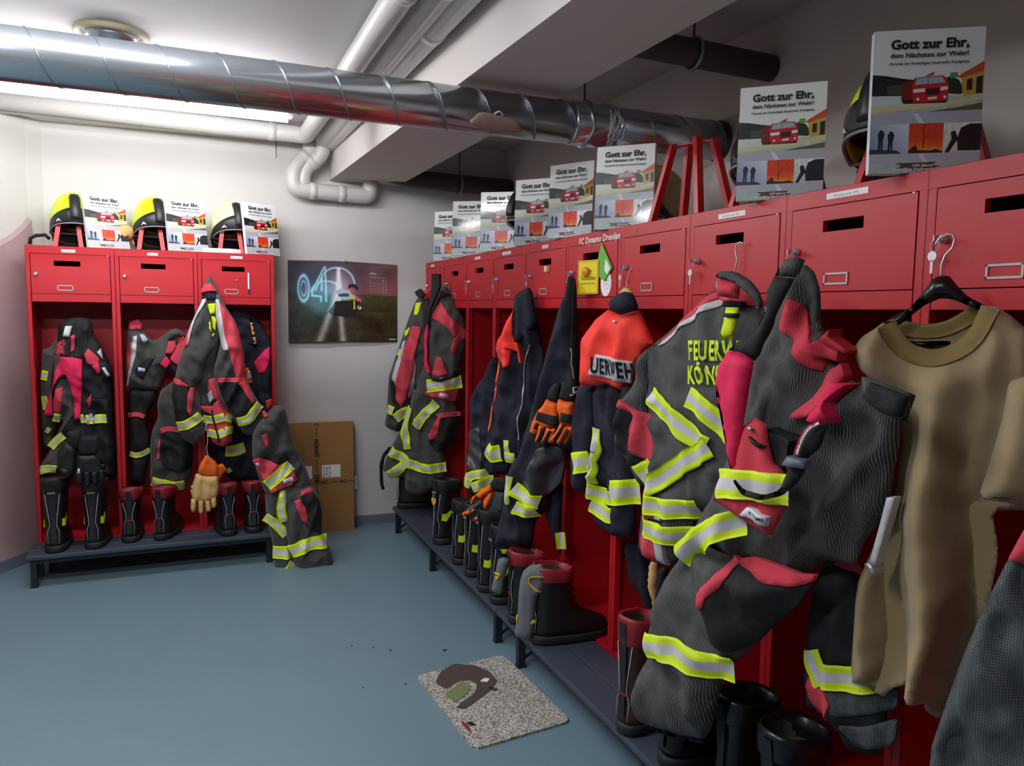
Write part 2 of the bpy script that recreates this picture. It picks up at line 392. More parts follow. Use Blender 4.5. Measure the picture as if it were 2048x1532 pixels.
MB().tube(helix(-3.2, 1.30), .0022, 5).build('spiral_seam', 'zinc_seam', t, True)
MB().tube(helix(1.48, 1.97), .0022, 5).build('spiral_seam', 'zinc_seam', t, True)
MB().tube([(1.965, 0, 0), (1.979, 0, 0)], DR+.004, 48).build('collar', 'pipe_dark', t, True)
o = MB().tube([(1.365, 0, .07), (1.365, 0, .37)], .004, 8).build('hanger_rod', 'pipe_dark', t, True)
MB().tube([(1.362+.006*math.sin(4*a), (DR+.006)*math.cos(a), (DR+.006)*math.sin(a)) for a in np.linspace(0, 2*PI, 50)], .006, 6).build('pipe_clamp', 'zinc_seam', t, True)
mb = MB(); rg = random.Random(3)
for k in range(7):
    x0 = 1.455+rg.uniform(-.02, .03); mb.tube([(x0+.012*math.sin(a*3+k)+rg.uniform(-.004, .004), -(DR+.005)*math.cos(a), (DR+.005)*math.sin(a)) for a in np.linspace(-1.6, 1.6, 26)], .0022, 5)
mb.build('sealing_tape', 'silver', t, True)
# a torn oval patch of insulation on the underside of the duct
mb = MB(); ring = [(.095*math.cos(a)*(1+.07*math.sin(5*a)), .034*math.sin(a)*(1+.12*math.cos(3*a+1))+.006*math.cos(a)) for a in np.linspace(0, 2*PI, 33)[:-1]]
rings = []
for kk, (sc_, e) in enumerate([(1, .0), (1, .004), (.85, .006), (.3, .0055)]):
    rings.append([(.995+u*sc_, -(DR+e)*math.cos(.72+v*sc_/DR), -(DR+e)*math.sin(.72+v*sc_/DR)) for u, v in ring])
mb.loft(rings); mb.build('insulation_patch', mat('insulation_tan', (150, 124, 112), .9, bump=.6, bscale=60), t, True)
MB().tube([(.985, -.068, -.03), (.98, -.078, -.02), (.995, -.084, -.012), (1.01, -.078, -.02), (1.005, -.068, -.03)], .003, 6).build('wire_loop', 'silver', t, True)

def pipe(name, label, pts, r, m='pipe_paint', joints=(), rb=.05):
    t = thing(name, label, 'pipe', pts[0]); o = Vector(pts[0]); P = [Vector(p)-o for p in pts]; q = [P[0]]
    for i in range(1, len(P)-1):     # rounded elbows
        a, b_, c = P[i-1], P[i], P[i+1]; d1, d2 = (a-b_), (c-b_); k = min(rb, d1.length*.45, d2.length*.45); s_, e_ = b_+d1.normalized()*k, b_+d2.normalized()*k
        q += [s_.lerp(b_, u).lerp(b_.lerp(e_, u), u) for u in np.linspace(0, 1, 9)]
    q.append(P[-1]); MB().tube(q, r, 24).build('pipe_run', m, t, True)
    for i, u in joints:
        a, b_ = P[i], P[i+1]; d = (b_-a).normalized(); c = a.lerp(b_, u); MB().tube([c-d*.02, c-d*.018, c+d*.018, c+d*.02], [r, r+.004, r+.004, r], 24).build('joint', m, t, True)
    return t
pipe('heating_pipe', 'white lagged pipe under the ceiling, nearest the open room, turning left along the back wall', [(-.755, -8.0, 2.40), (-.755, -.12, 2.40), (-2.32, -.12, 2.425)], .047, joints=((0, .72), (1, .12)))
pipe('heating_pipe', 'white ceiling pipe in the middle of the three running towards the camera', [(-.642, -8.0, 2.40), (-.642, -.02, 2.40), (-.642, .0, 2.33), (-.75, .05, 2.225), (-.75, .05, 2.12)], .043, joints=((0, .70), (2, .5)))
pipe('heating_pipe', 'duller white pipe tucked beside the ceiling beam', [(-.500, -8.0, 2.40), (-.60, -.15, 2.40), (-.60, .1, 2.40)], .050, joints=((0, .76),))
pipe('drain_pipe', 'white pipe zigzagging down the back wall and running right to the beam end', [(-.706, .04, 2.40), (-.706, .04, 2.335), (-.81, .04, 2.235), (-.81, .045, 2.115), (-.345, .05, 2.105), (-.345, .05, 2.20)], .047, joints=((1, .3), (3, .25), (3, .62)), rb=.06)
pipe('cable_conduit', 'thin white pipe along the soffit below the glowing lamp', [(-2.34, -.02, 2.40), (-.83, -.02, 2.40)], .021)
t = pipe('waste_pipe', 'brown-grey pipe behind the beam above the farthest books', [(-.45, .02, 2.30), (-.12, .0, 2.225), (.60, .0, 2.215)], .056, 'pipe_dark')
def clamp(t, x, y, z, r, top): 
    o = t.location; MB().tube([(x-o[0], y-o[1]+(r+.005)*math.cos(a), z-o[2]+(r+.005)*math.sin(a)) for a in np.linspace(0, 2*PI, 40)], .007, 8).build('pipe_clamp', 'zinc_seam', t, True)
    MB().tube([(x-o[0], y-o[1], z+r-o[2]), (x-o[0], y-o[1], top-o[2])], .004, 8).build('hanger_rod', 'pipe_dark', t, True)
clamp(t, .22, 0, 2.215, .056, CZ)
t = pipe('waste_pipe', 'short brown-grey pipe entering the right wall above the duct end', [(-.30, -2.45, 2.315), (.60, -2.45, 2.30)], .047, 'pipe_dark')
clamp(t, .238, -2.45, 2.305, .047, CZ)
MB().tube([(-.90, .10, 2.41), (-.90, .10, 2.30)], .002, 6).build('cable', 'ink').name = 'cable'
c_ = bpy.data.objects['cable']; tag(c_, 'short black cable hanging from the soffit left of the zigzag pipe', 'cable')

def lamp(label, x0, x1, y, z, glow='lamp_glow'):
    t = thing('fluorescent_lamp', label, 'lamp', ((x0+x1)/2, y, z)); L = (x1-x0)/2
    MB().box(-L, L, -.03, .03, .0, .03).build('housing', 'lamp_body', t)
    pr = [(.030*math.cos(a), (.034 if z > 2.35 else .06)*math.sin(a)) for a in np.linspace(PI, 2*PI, 9)]
    MB().loft([[(x, a, b_) for a, b_ in pr] for x in (-L+.02, L-.02)]).build('diffuser', glow, t, True)
    for s_ in (-1, 1): MB().box(*(sorted((s_*L, s_*(L-.02)))), -.031, .031, -.036, .03).build('end_cap', 'lamp_body', t)
    for s_ in (-.7, .7): MB().box(s_*L-.006, s_*L+.006, -.006, .006, .03, CZ-z).build('suspension', 'lamp_body', t)
lamp('long glowing fluorescent lamp just behind the galvanised duct, top left', -2.35, -.93, -.93, 2.335)
lamp('fluorescent ceiling lamp over the middle of the room, nearer the camera than the duct', -2.5, -1.15, -2.62, 2.425, 'lamp_glow_near')
lamp('fluorescent ceiling lamp to the left of the camera', -2.9, -1.7, -4.0, 2.41, 'lamp_glow_side')
# ceiling ring with a stub of duct
t = thing('ceiling_vent', 'round beige ceiling vent ring with a metal stub above the duct', 'vent', (-1.65, -1.26, CZ))
MB().loft([[(r*math.cos(a), r*math.sin(a), z) for a in np.linspace(0, 2*PI, 49)[:-1]] for r, z in ((.135, 0), (.137, -.012), (.128, -.022), (.105, -.008), (.105, 0))], 0, False, False).build('ring', mat('vent_beige', (170, 158, 128), .6), t, True)
MB().loft([[(r*math.cos(a), r*math.sin(a), z) for a in np.linspace(0, 2*PI, 49)[:-1]] for r, z in ((.095, 0), (.095, -.05), (.085, -.05), (.085, 0))], 0, False, False).build('stub', 'zinc', t, True)

# ------------------------------------------------------------------ lockers
PW = .40; ZH, ZDT, ZDB, ZBB = 1.704, 1.6624, 1.4636, 1.4207; GG = .0228
def locker(label, n, loc, th, depth, names, first_post=True, locks=None, extra_slot=None):
    t = thing('locker', label, 'locker', loc, th, None); W = n*PW
    mb = MB(); sh = .0012
    mb.box(0, W, 0, depth, ZH-.002, ZH); mb.box(0, W, .0, .0015, ZDT+.002, ZH)                         # top sheet and top rail
    mb.box(0, W, depth-.002, depth, .12, ZH); mb.box(0, W, .002, depth, .168, .172); mb.box(0, W, 0, .0015, .12, .172)
    mb.build('carcass', RED, t, bevel=.0008)
    MB().box(0, W, .03, depth-.03, .10, .125).build('plinth', RED, t)
    for i in range(n):
        x0 = i*PW
        mb = MB(); mb.box(x0+GG, x0+PW-GG, 0, .0015, ZBB, ZDB-.0025); mb.box(x0+.001, x0+PW-.001, 0, depth, ZBB, ZBB+.0015); mb.build('rail', RED, t)
        for s_ in (0, 1):
            a, b_ = (x0+.0004, x0+GG-.0025) if s_ == 0 else (x0+PW-GG+.0025, x0+PW-.0004)
            mb = MB(); mb.box(a, b_, 0, .0015, .17, ZDT+.002)
            e = x0+GG-.0025 if s_ == 0 else x0+PW-GG+.0025; mb.box(*((e-.0012, e) if s_ == 0 else (e, e+.0012)), 0, .022, .172, ZDT)
            mb.box(*((x0+.0004, x0+.0016) if s_ == 0 else (x0+PW-.0016, x0+PW-.0004)), 0, depth, .172, ZH); mb.build('side_post', RED, t)
        # door with letter slot
        dx0, dx1, dz0, dz1 = x0+GG, x0+PW-GG, ZDB, ZDT; dw, dh = dx1-dx0, dz1-dz0
        d = MB(); a0, a1 = dx0+.285*dw, dx0+.62*dw; b0, b1 = dz1-.30*dh, dz1-.165*dh; f0, f1 = -.0012, .014
        d.box(dx0, a0, f0, f1, dz0, dz1); d.box(a1, dx1, f0, f1, dz0, dz1); d.box(a0, a1, f0, f1, dz0, b0); d.box(a0, a1, f0, f1, b1, dz1)
        do = d.build('door', RED, t)
        hc = MB(); hx, hz, hw, hh = dx0+.42*dw, dz0+.145*dh, .036, .014; q = .0045
        for bx in ((-hw, hw, hh-q, hh), (-hw, hw, -hh, -hh+q), (-hw, -hw+q, -hh, hh), (hw-q, hw, -hh, hh)): hc.box(hx+bx[0], hx+bx[1], -.004, -.001, hz+bx[2], hz+bx[3])
        hc.build('card_holder', 'steelgrey2', do)
        if locks is None or locks[i]:
            lx, lz = dx0+.065*dw, dz0+.49*dh
            MB().loft([[(lx+r*math.cos(a), y, lz+r*math.sin(a)) for a in np.linspace(0, 2*PI, 21)[:-1]] for r, y in ((.0095, -.001), (.0095, -.006), (.0075, -.008), (.007, -.018), (.0055, -.019), (.003, -.017))]).build('lock', 'steel', do, True)
        MB().box(dx1-.012, dx1-.006, -.003, -.001, dz1-.0015, dz1+.0015).build('hinge_pin', 'letter_white', do)
        if names[i]:
            nx, nw, nh = names[i][1], names[i][2], .014
            MB().box(x0+nx, x0+nx+nw, -.001, -.0002, ZH-.030+names[i][3], ZH-.030+nh+names[i][3]).build('name_label', 'paper_white', t)
            if names[i][0] == '-':      # print too small to read
                mb = MB(); [mb.box(x0+nx+nw*u, x0+nx+nw*(u+.07), -.0013, -.0011, ZH-.0255+names[i][3], ZH-.0225+names[i][3]) for u in (.22, .31, .45, .54, .63, .72)]; mb.build('name_lettering', 'ink_grey', t, kind='stuff')
            elif names[i][0]: text_on(MB(), names[i][0], x0+nx+nw*.18, ZH-.0265+names[i][3], nw*.62, .0062, -.0012, .0).build('name_lettering', 'ink_grey', t)
    for x in (.04, W-.07):
        MB().box(x, x+.03, .03, .06, 0, .10).build('foot', 'bench_leg', t); MB().box(x, x+.03, depth-.06, depth-.03, 0, .10).build('foot', 'bench_leg', t)
    return t
mat('steelgrey2', (186, 180, 178), .4, metal=.3)
LA = locker('red three-compartment locker against the back wall at the left', 3, (-2.1523, -.2235, 0), 0, .36, [('-', .16, .062, 0), ('-', .155, .052, 0), ('-', .17, .062, 0)], locks=[1, 1, 0])
LB1 = locker('red locker at the far end of the right row, four compartments', 4, (0, 0, 0), -PI/2, .5, [('-', .11, .075, 0), ('', .09, .0, 0), ('-', .115, .08, 0), ('-', .10, .105, 0)])
LB2 = locker('middle red locker of the right row with white club lettering', 4, (0, -1.6, 0), -PI/2, .5, [('-', .15, .06, 0), ('-', .16, .075, -.028), ('', .1, 0, 0), ('Hübsch M.', .13, .115, 0)])
LB3 = locker('nearest red locker of the right row, cut off by the right edge', 4, (0, -3.2, 0), -PI/2, .5, [('Gnauck M.', .13, .12, .004), None, None, None])
# the plain lock of the third left door sits in its middle
MB().loft([[(-2.1523+.8+.20+r*math.cos(a), -.2235+y, 1.555+r*math.sin(a)) for a in np.linspace(0, 2*PI, 17)[:-1]] for r, y in ((.007, -.001), (.006, -.006), (.002, -.006))]).build('lock_button', 'steelgrey', LA, True).matrix_parent_inverse = LA.matrix_basis.inverted()

def bench(label, L, loc, th, legs, w=.225):
    t = thing('bench', label, 'bench', loc, th)
    for k in range(2): MB().box(0, L, -w+k*(w/2+.001), -w+(k+1)*(w/2)-.002, .145, .166).build('plank', 'bench_plank', t, bevel=.003)
    MB().box(.02, L-.02, -w+.02, -w+.04, .12, .145).build('rail', 'bench_leg', t); MB().box(.02, L-.02, -.04, -.02, .12, .145).build('rail', 'bench_leg', t)
    for x in legs:
        f = MB().box(x-.014, x+.014, -w+.015, -w+.045, 0.006, .145).build('leg', 'bench_leg', t)
        MB().box(x-.016, x+.016, -w+.013, -w+.047, 0, .008).build('foot_cap', 'rubber', f)
        MB().box(x-.014, x+.014, -w+.045, -.02, .118, .132).build('crossbar', 'bench_leg', t)
        MB().tube([(x, -w+.04, .03), (x, -.05, .12)], .007, 6).build('brace', 'bench_leg', t)
        MB().box(x-.014, x+.014, -.045, -.018, 0.0, .145).build('leg', 'bench_leg', t)
bench('dark slatted bench in front of the left three-compartment locker', 1.19, (-2.17, -.225, 0), 0, [.03, 1.15])
bench('dark bench along the far part of the right locker row', 1.78, (-.004, -.10, 0), -PI/2, [.03, .78, 1.73], .24)
bench('dark bench along the near part of the right locker row', 2.2, (-.004, -1.885, 0), -PI/2, [.19, 1.1, 2.1], .24)

# ------------------------------------------------------------------ signs, stickers, keys and small things on the right row
FB = lambda s_, z, d=0: (-d, -s_, z)
def on_row(name, label, cat, s_, z, d=0, group=None): return thing(name, label, cat, (-d, -s_, z), -PI/2, group)
t = on_row('club_lettering', 'white club lettering stuck on the top rail above the yellow sign', 'sticker', 2.09, 1.665)
def black_letter(body, L, h):
    V, F, _ = text2d(body, .02, 0, 1.05); mb = MB(); mb.add([(u*L+.12*h*v, -.0022, v*h*1.0) for u, v in V], F); return mb
black_letter('FC Dynamo Dresden', .305, .024).build('lettering', 'letter_white', t)
t = on_row('yellow_sign', 'yellow square metal name sign held by a round magnet on the sixth door', 'sign', 2.150, 1.474, .034); t.rotation_euler = (0, 0, -PI/2+.22)
MB().box(0, .115, -.002, 0, .0, .125).build('plate', 'sign_yellow', t, bevel=.004)
mb = MB()
for a in ((.004, .111, .004, .0052), (.004, .111, .1198, .121), (.004, .0052, .004, .121), (.1098, .111, .004, .121)): mb.box(a[0], a[1], -.0026, -.002, a[2], a[3])
text_on(mb, 'Sebastian', .017, .052, .085, .018, -.0027, 0); text_on(mb, 'de', .03, .078, .014, .02, -.0027, .03); text_on(mb, 'er', .068, .08, .012, .012, -.0027, 0)
mb.build('lettering', 'ink', t); MB().box(.022, .052, -.0028, -.0026, .037, .040).box(.056, .072, -.0028, -.0026, .037, .040).box(.076, .096, -.0028, -.0026, .037, .040).build('small_print', 'ink_grey', t, kind='stuff')
m = MB().loft([[(.05+r*math.cos(a), y, .082+r*math.sin(a)) for a in np.linspace(0, 2*PI, 25)[:-1]] for r, y in ((.017, -.002), (.018, -.010), (.016, -.014))]).build('fridge_magnet', 'magnet_amber', None, True); m.location = t.location; m.rotation_euler = t.rotation_euler; tag(m, 'round amber magnet holding the yellow sign', 'magnet')
t = on_row('green_card', 'green kite-shaped printed card stuck behind the yellow sign', 'card', 2.23, 1.53, .005)
MB().add([(0, 0, .02), (.045, 0, .128), (.125, 0, .035), (.07, 0, -.01), (0, -.003, .02), (.045, -.003, .128), (.125, -.003, .035), (.07, -.003, -.01)], [(0, 1, 2, 3), (7, 6, 5, 4), (0, 4, 5, 1), (1, 5, 6, 2), (2, 6, 7, 3), (3, 7, 4, 0)]).build('card', 'sign_green', t)
MB().add([(.078, -.0034, .072), (.112, -.0034, .034), (.09, -.0034, .012), (.07, -.0034, .030)], [(3, 2, 1, 0)]).build('white_panel', 'paper_white', t)
t = on_row('round_sticker', 'round white printed sticker partly behind the yellow sign', 'sticker', 2.305, 1.512, .0016)
MB().loft([[(r*math.cos(a), y, r*1.25*math.sin(a)) for a in np.linspace(0, 2*PI, 33)[:-1]] for r, y in ((.038, 0), (.038, -.0012))]).build('disc', 'paper_white', t)
mb = MB(); rg = random.Random(4)
for k in range(14): a, r = rg.uniform(0, 6.3), rg.uniform(.005, .03); x, z = r*math.cos(a), r*math.sin(a); mb.add([(x, -.0016, z), (x+.006, -.0016, z+.003), (x+.004, -.0016, z+.008)], [(0, 1, 2)])
mb.build('print', 'ink_grey', t)
t = tag(MB().box(-.011, .011, -.016, -.001, -.012, .012).build('cream_magnet', 'magnet_cream', None, bevel=.002), 'small cream block magnet on the fifth door of the right row', 'magnet'); t.location = FB(1.815, 1.585); t.rotation_euler = (0, 0, -PI/2)
t = tag(MB().tube([(0, 0, 0), (0, 0, .09)], .0045, 10).build('marker_pen', 'paper_white'), 'slim white marker pen with a violet cap on the third left door', 'pen'); t.location = (-2.1523+.8+.262, -.232, 1.508)
MB().tube([(0, 0, -.022), (0, 0, .001)], .005, 10).build('pen_cap', mat('violet', (60, 30, 130), .4), t)
def keys(s_, z, d, label, two=False):
    t = thing('key_ring', label, 'key', FB(s_, z, d), -PI/2)
    mb = MB(); mb.tube([(.010*math.cos(a)-.006, -.004, -.014+.012*math.sin(a)) for a in np.linspace(0, 2*PI, 22)], .0008, 5, cap=False); mb.build('ring', 'steel', t, True)
    k = MB(); k.box(-.001, .001, -.016, .004, -.005, .006); k.box(-.001, .001, .0, .014, -.003, .003); k.build('inserted_key', 'steel', t)
    k = MB(); k.loft([[(-.010+r*math.cos(a), y, -.034+r*math.sin(a)) for a in np.linspace(0, 2*PI, 17)[:-1]] for r, y in ((.010, -.005), (.010, -.003))]); k.box(-.013, -.007, -.005, -.003, -.068, -.042); k.build('loose_key', 'steel', t)
zl = ZDB+.49*(ZDT-ZDB)
def lock_s(i): return i*PW+GG+.065*(PW-2*GG)
for i, l in [(1, 'second'), (2, 'third'), (3, 'fourth'), (4, 'fifth'), (5, 'sixth'), (6, 'seventh'), (7, 'eighth'), (8, 'ninth'), (9, 'tenth')]:
    keys(lock_s(i), zl, .018, 'steel key with ring in the lock of the %s door of the right row' % l)

# ------------------------------------------------------------------ books
class Print:
    def __init__(s, y0=-.0003): s.mb = MB(); s.c = []; s.k = 0; s.y0 = y0
    def poly(s, pts, col):
        s.k += 1; y = s.y0-.00004*s.k; n = len(pts); cs = col if isinstance(col[0], tuple) else [col]*n
        s.mb.add([(x, y, z) for x, z in pts], [tuple(range(n))]); s.c += [(*s2l(c), 1) for c in cs]
    def grid(s, x0, x1, z0, z1, nx, nz, fn, warp=None):
        s.k += 1; y = s.y0-.00004*s.k; vs = []
        for j in range(nz+1):
            for i in range(nx+1):
                u, v = i/nx, j/nz; vs.append((x0+(x1-x0)*u, y, z0+(z1-z0)*v)); s.c.append((*s2l([max(0, min(255, q)) for q in fn(u, v)]), 1))
        s.mb.add(vs, [(j*(nx+1)+i, j*(nx+1)+i+1, (j+1)*(nx+1)+i+1, (j+1)*(nx+1)+i) for j in range(nz) for i in range(nx)])
    def build(s, name, parent, m='print_gloss', fn=None):
        s.mb.c = s.c
        if fn: s.mb.v = [fn(p) for p in s.mb.v]
        return s.mb.build(name, m, parent)
BW, BH, BT = .213, .293, .02
def make_book(name):
    t = thing(name, '', 'book')
    mb = MB(); mb.box(0, BW, -.003, 0, 0, BH); mb.box(0, BW, BT-.003, BT, 0, BH); mb.box(0, .004, -.003, BT, 0, BH); mb.build('cover', 'cover_white', t, bevel=.0015)
    MB().box(.004, BW-.004, 0, BT-.003, .003, BH-.003).build('pages', 'page_cream', t)
    P = Print(-.0031); X = lambda u: u*BW; Z = lambda v: (1-v)*BH; Q = lambda L: [(X(u), Z(v)) for u, v in L]
    g = lambda u, v, s_=0: noise.noise((u*9, v*9, s_))
    P.grid(X(0), X(1), Z(.62), Z(.255), 26, 20, lambda u, v: (lambda k: (232, 234, 232) if v > .42 else tuple(a+k*26 for a in (188, 198, 176)))(g(u*2, v*4)))
    P.poly(Q([(0, .305), (.12, .315), (.22, .33), (.33, .345), (.42, .35), (.42, .46), (0, .455)][::-1]), (20, 26, 30))
    P.poly(Q([(.13, .39), (.3, .375), (.32, .45), (.15, .45)][::-1]), (60, 74, 52))
    P.poly(Q([(.62, .36), (.70, .33), (.78, .36), (.84, .44), (.80, .46), (.66, .45)][::-1]), (30, 48, 26))
    P.poly(Q([(.70, .31), (.76, .305), (.78, .34), (.70, .35)][::-1]), (96, 150, 70))
    P.poly(Q([(.80, .34), (1, .30), (1, .46), (.82, .47)][::-1]), (196, 162, 60))
    P.poly(Q([(.77, .345), (.80, .32), (1, .235), (1, .305), (.80, .348)][::-1]), (204, 78, 46))
    P.poly(Q([(.85, .36), (.90, .352), (.90, .43), (.85, .435)][::-1]), (42, 36, 26)); P.poly(Q([(.935, .345), (.99, .338), (.99, .455), (.935, .46)][::-1]), (36, 32, 26))
    P.poly(Q([(0, .455), (.3, .465), (.34, .52), (.1, .535), (0, .53)][::-1]), (206, 216, 212))
    P.poly(Q([(0, .53), (.3, .515), (.7, .51), (1, .47), (1, .50), (.6, .545), (0, .575)][::-1]), (214, 204, 160))
    P.poly(Q([(.5, .575), (.8, .545), (1, .52), (1, .575), (.6, .59)][::-1]), (96, 92, 64))
    P.poly(Q([(.27, .37), (.36, .35), (.38, .50), (.27, .49)][::-1]), (120, 20, 26)); P.poly(Q([(.27, .485), (.68, .50), (.68, .515), (.29, .515)][::-1]), (24, 18, 18))
    P.poly(Q([(.36, .385), (.385, .335), (.63, .325), (.675, .345), (.69, .42), (.69, .50), (.38, .51)][::-1]), (200, 24, 34))
    P.poly(Q([(.385, .385), (.405, .34), (.63, .333), (.66, .375)][::-1]), (150, 182, 190)); P.poly(Q([(.50, .337), (.505, .337), (.508, .382), (.503, .382)][::-1]), (60, 60, 60))
    P.poly(Q([(.375, .415), (.48, .41), (.48, .435), (.375, .44)][::-1]), (240, 236, 232)); P.poly(Q([(.62, .405), (.685, .402), (.685, .425), (.62, .43)][::-1]), (240, 236, 232))
    P.poly(Q([(.49, .415), (.61, .408), (.61, .455), (.49, .46)][::-1]), (52, 14, 20)); P.poly(Q([(.51, .474), (.59, .47), (.59, .487), (.51, .49)][::-1]), (232, 220, 220))
    for u, v in ((.42, .485), (.66, .475)): P.poly([(X(u)+.003*math.cos(a), Z(v)+.003*math.sin(a)) for a in np.linspace(0, 2*PI, 9)[:-1]], (240, 232, 226))
    P.poly(Q([(.47, .328), (.55, .30), (.56, .305), (.54, .325)][::-1]), (180, 40, 40))
    P.poly(Q([(0, .58), (1, .57), (1, .66), (0, .66)][::-1]), (178, 178, 190)); P.poly(Q([(.38, .585), (.43, .585), (.50, .66), (.45, .66)][::-1]), (222, 220, 226))
    P.grid(X(0), X(.355), Z(.865), Z(.655), 12, 8, lambda u, v: (124+60*u+40*v, 136+50*u+40*v, 176+40*u+20*v))
    P.poly(Q([(0, .83), (.25, .84), (.3, .865), (0, .865)][::-1]), (50, 60, 76))
    for du, h0 in ((.10, .695), (.19, .705)): P.poly(Q([(du-.03, h0+.03), (du-.008, h0), (du+.012, h0), (du+.035, h0+.03), (du+.02, h0+.075), (du+.02, .85), (du+.005, .85), (du, h0+.09), (du-.008, .85), (du-.025, .85), (du-.022, h0+.07)][::-1]), (28, 32, 44))
    P.grid(X(.355), X(.665), Z(.865), Z(.655), 14, 12, lambda u, v: (lambda n_: (212+30*(1-v)+n_*20, 60+max(0, (.45-v)*260)+n_*30, 20+n_*10))(g(u*3, v*3, 5)))
    P.poly(Q([(.355, .845), (.42, .80), (.44, .84), (.56, .845), (.6, .835), (.665, .85), (.665, .865), (.355, .865)][::-1]), (64, 14, 16)); P.poly(Q([(.485, .66), (.492, .66), (.495, .83), (.482, .83)][::-1]), (120, 20, 20))
    P.grid(X(.665), X(1), Z(.865), Z(.655), 12, 8, lambda u, v: (206+20*v+g(u*3, v*3, 8)*50,)*3)
    P.poly(Q([(.82, .69), (.9, .665), (1, .665), (1, .85), (.8, .85), (.79, .77)][::-1]), (26, 24, 30)); P.poly(Q([(.68, .865), (.74, .77), (.73, .72), (.77, .71), (.80, .77), (.77, .80), (.72, .865)][::-1]), (30, 28, 32))
    P.poly(Q([(0, .865), (1, .86), (1, .93), (0, .93)][::-1]), (184, 188, 198)); P.poly(Q([(.45, .87), (.49, .87), (.54, .93), (.5, .93)][::-1]), (224, 222, 228))
    P.grid(X(0), X(1), Z(1), Z(.925), 20, 4, lambda u, v: (lambda k: (176+k, 196+k, 192+k))(g(u*4, v*8, 2)*36))
    P.poly(Q([(.24, .93), (.62, .925), (.58, .945), (.66, .955), (.5, .985), (.24, .975), (.3, .95)][::-1]), (98, 62, 58))
    P.build('cover_picture', t)
    mb = MB(); y = -.0062
    text_on(mb, 'Gott zur Ehr,', X(.15), Z(.135), BW*.70, .0185, y, .035); text_on(mb, 'dem Nächsten zur Wehr!', X(.15), Z(.195), BW*.70, .0095, y, .025); text_on(mb, 'Chronik der Freiwilligen Feuerwehr Königstein', X(.14), Z(.245), BW*.72, .0050, y, .025)
    mb.build('title_lettering', 'ink', t)
    mb = MB(); text_on(mb, '150 Jahre', X(.40), Z(.957), BW*.18, .0052, y, .03); text_on(mb, 'Freiwillige Feuerwehr Königstein', X(.22), Z(.982), BW*.58, .0052, y, .03); mb.build('subtitle_lettering', 'letter_white', t)
    return t
BOOKS = [(-.041+.023, -.245, -48.5, 2, 'white chronicle book, farthest of the right row, nearest the white wall'),
 (-.060, -.72, -36, 2, 'white chronicle book, second from the far end of the right row'),
 (-.035, -1.09, -36, 2, 'white chronicle book, third from the far end of the right row'),
 (-.015, -1.49, -50, 2, 'white chronicle book with strong glare, fourth from the far end of the right row'),
 (-.024, -1.87, -62, 2, 'white chronicle book leaning with a gap of white pages, over the fifth and sixth doors'),
 (-.026, -2.26, -46.8, 2, 'white chronicle book standing just left of the empty red helmet rack'),
 (-.042, -3.055, -43.7, 2, 'white chronicle book standing just right of the empty red helmet rack'),
 (-.057, -3.494, -33.5, 2, 'largest white chronicle book in view, at the top right'),
 (-1.872, -.205, 29, 11, 'white chronicle book on the left locker, leftmost of its three'),
 (-1.490, -.205, 22, 10, 'white chronicle book on the left locker, middle of its three'),
 (-1.095, -.205, 29, 8, 'white chronicle book on the left locker, next to the bare wall')]
bk0 = make_book('chronicle_book')
for i, (x, y, a, lean, lab) in enumerate(BOOKS):
    o = bk0 if i == 0 else copy_tree(bk0)
    # x, y is the top left corner of the front cover; the book leans back
    th = math.radians(a); l = math.radians(lean); back = Vector((-math.sin(th), math.cos(th), 0)); p = Vector((x, y, ZH+.001))-back*BH*math.sin(l)
    if i >= 8: p = Vector((x, y, ZH+.001))      # here x, y is the bottom left corner
    o.location = p; o.rotation_euler = (Matrix.Rotation(th, 3, 'Z') @ Matrix.Rotation(-l, 3, 'X')).to_euler()
    o['label'] = lab; o['group'] = 'chronicle books standing on the lockers'

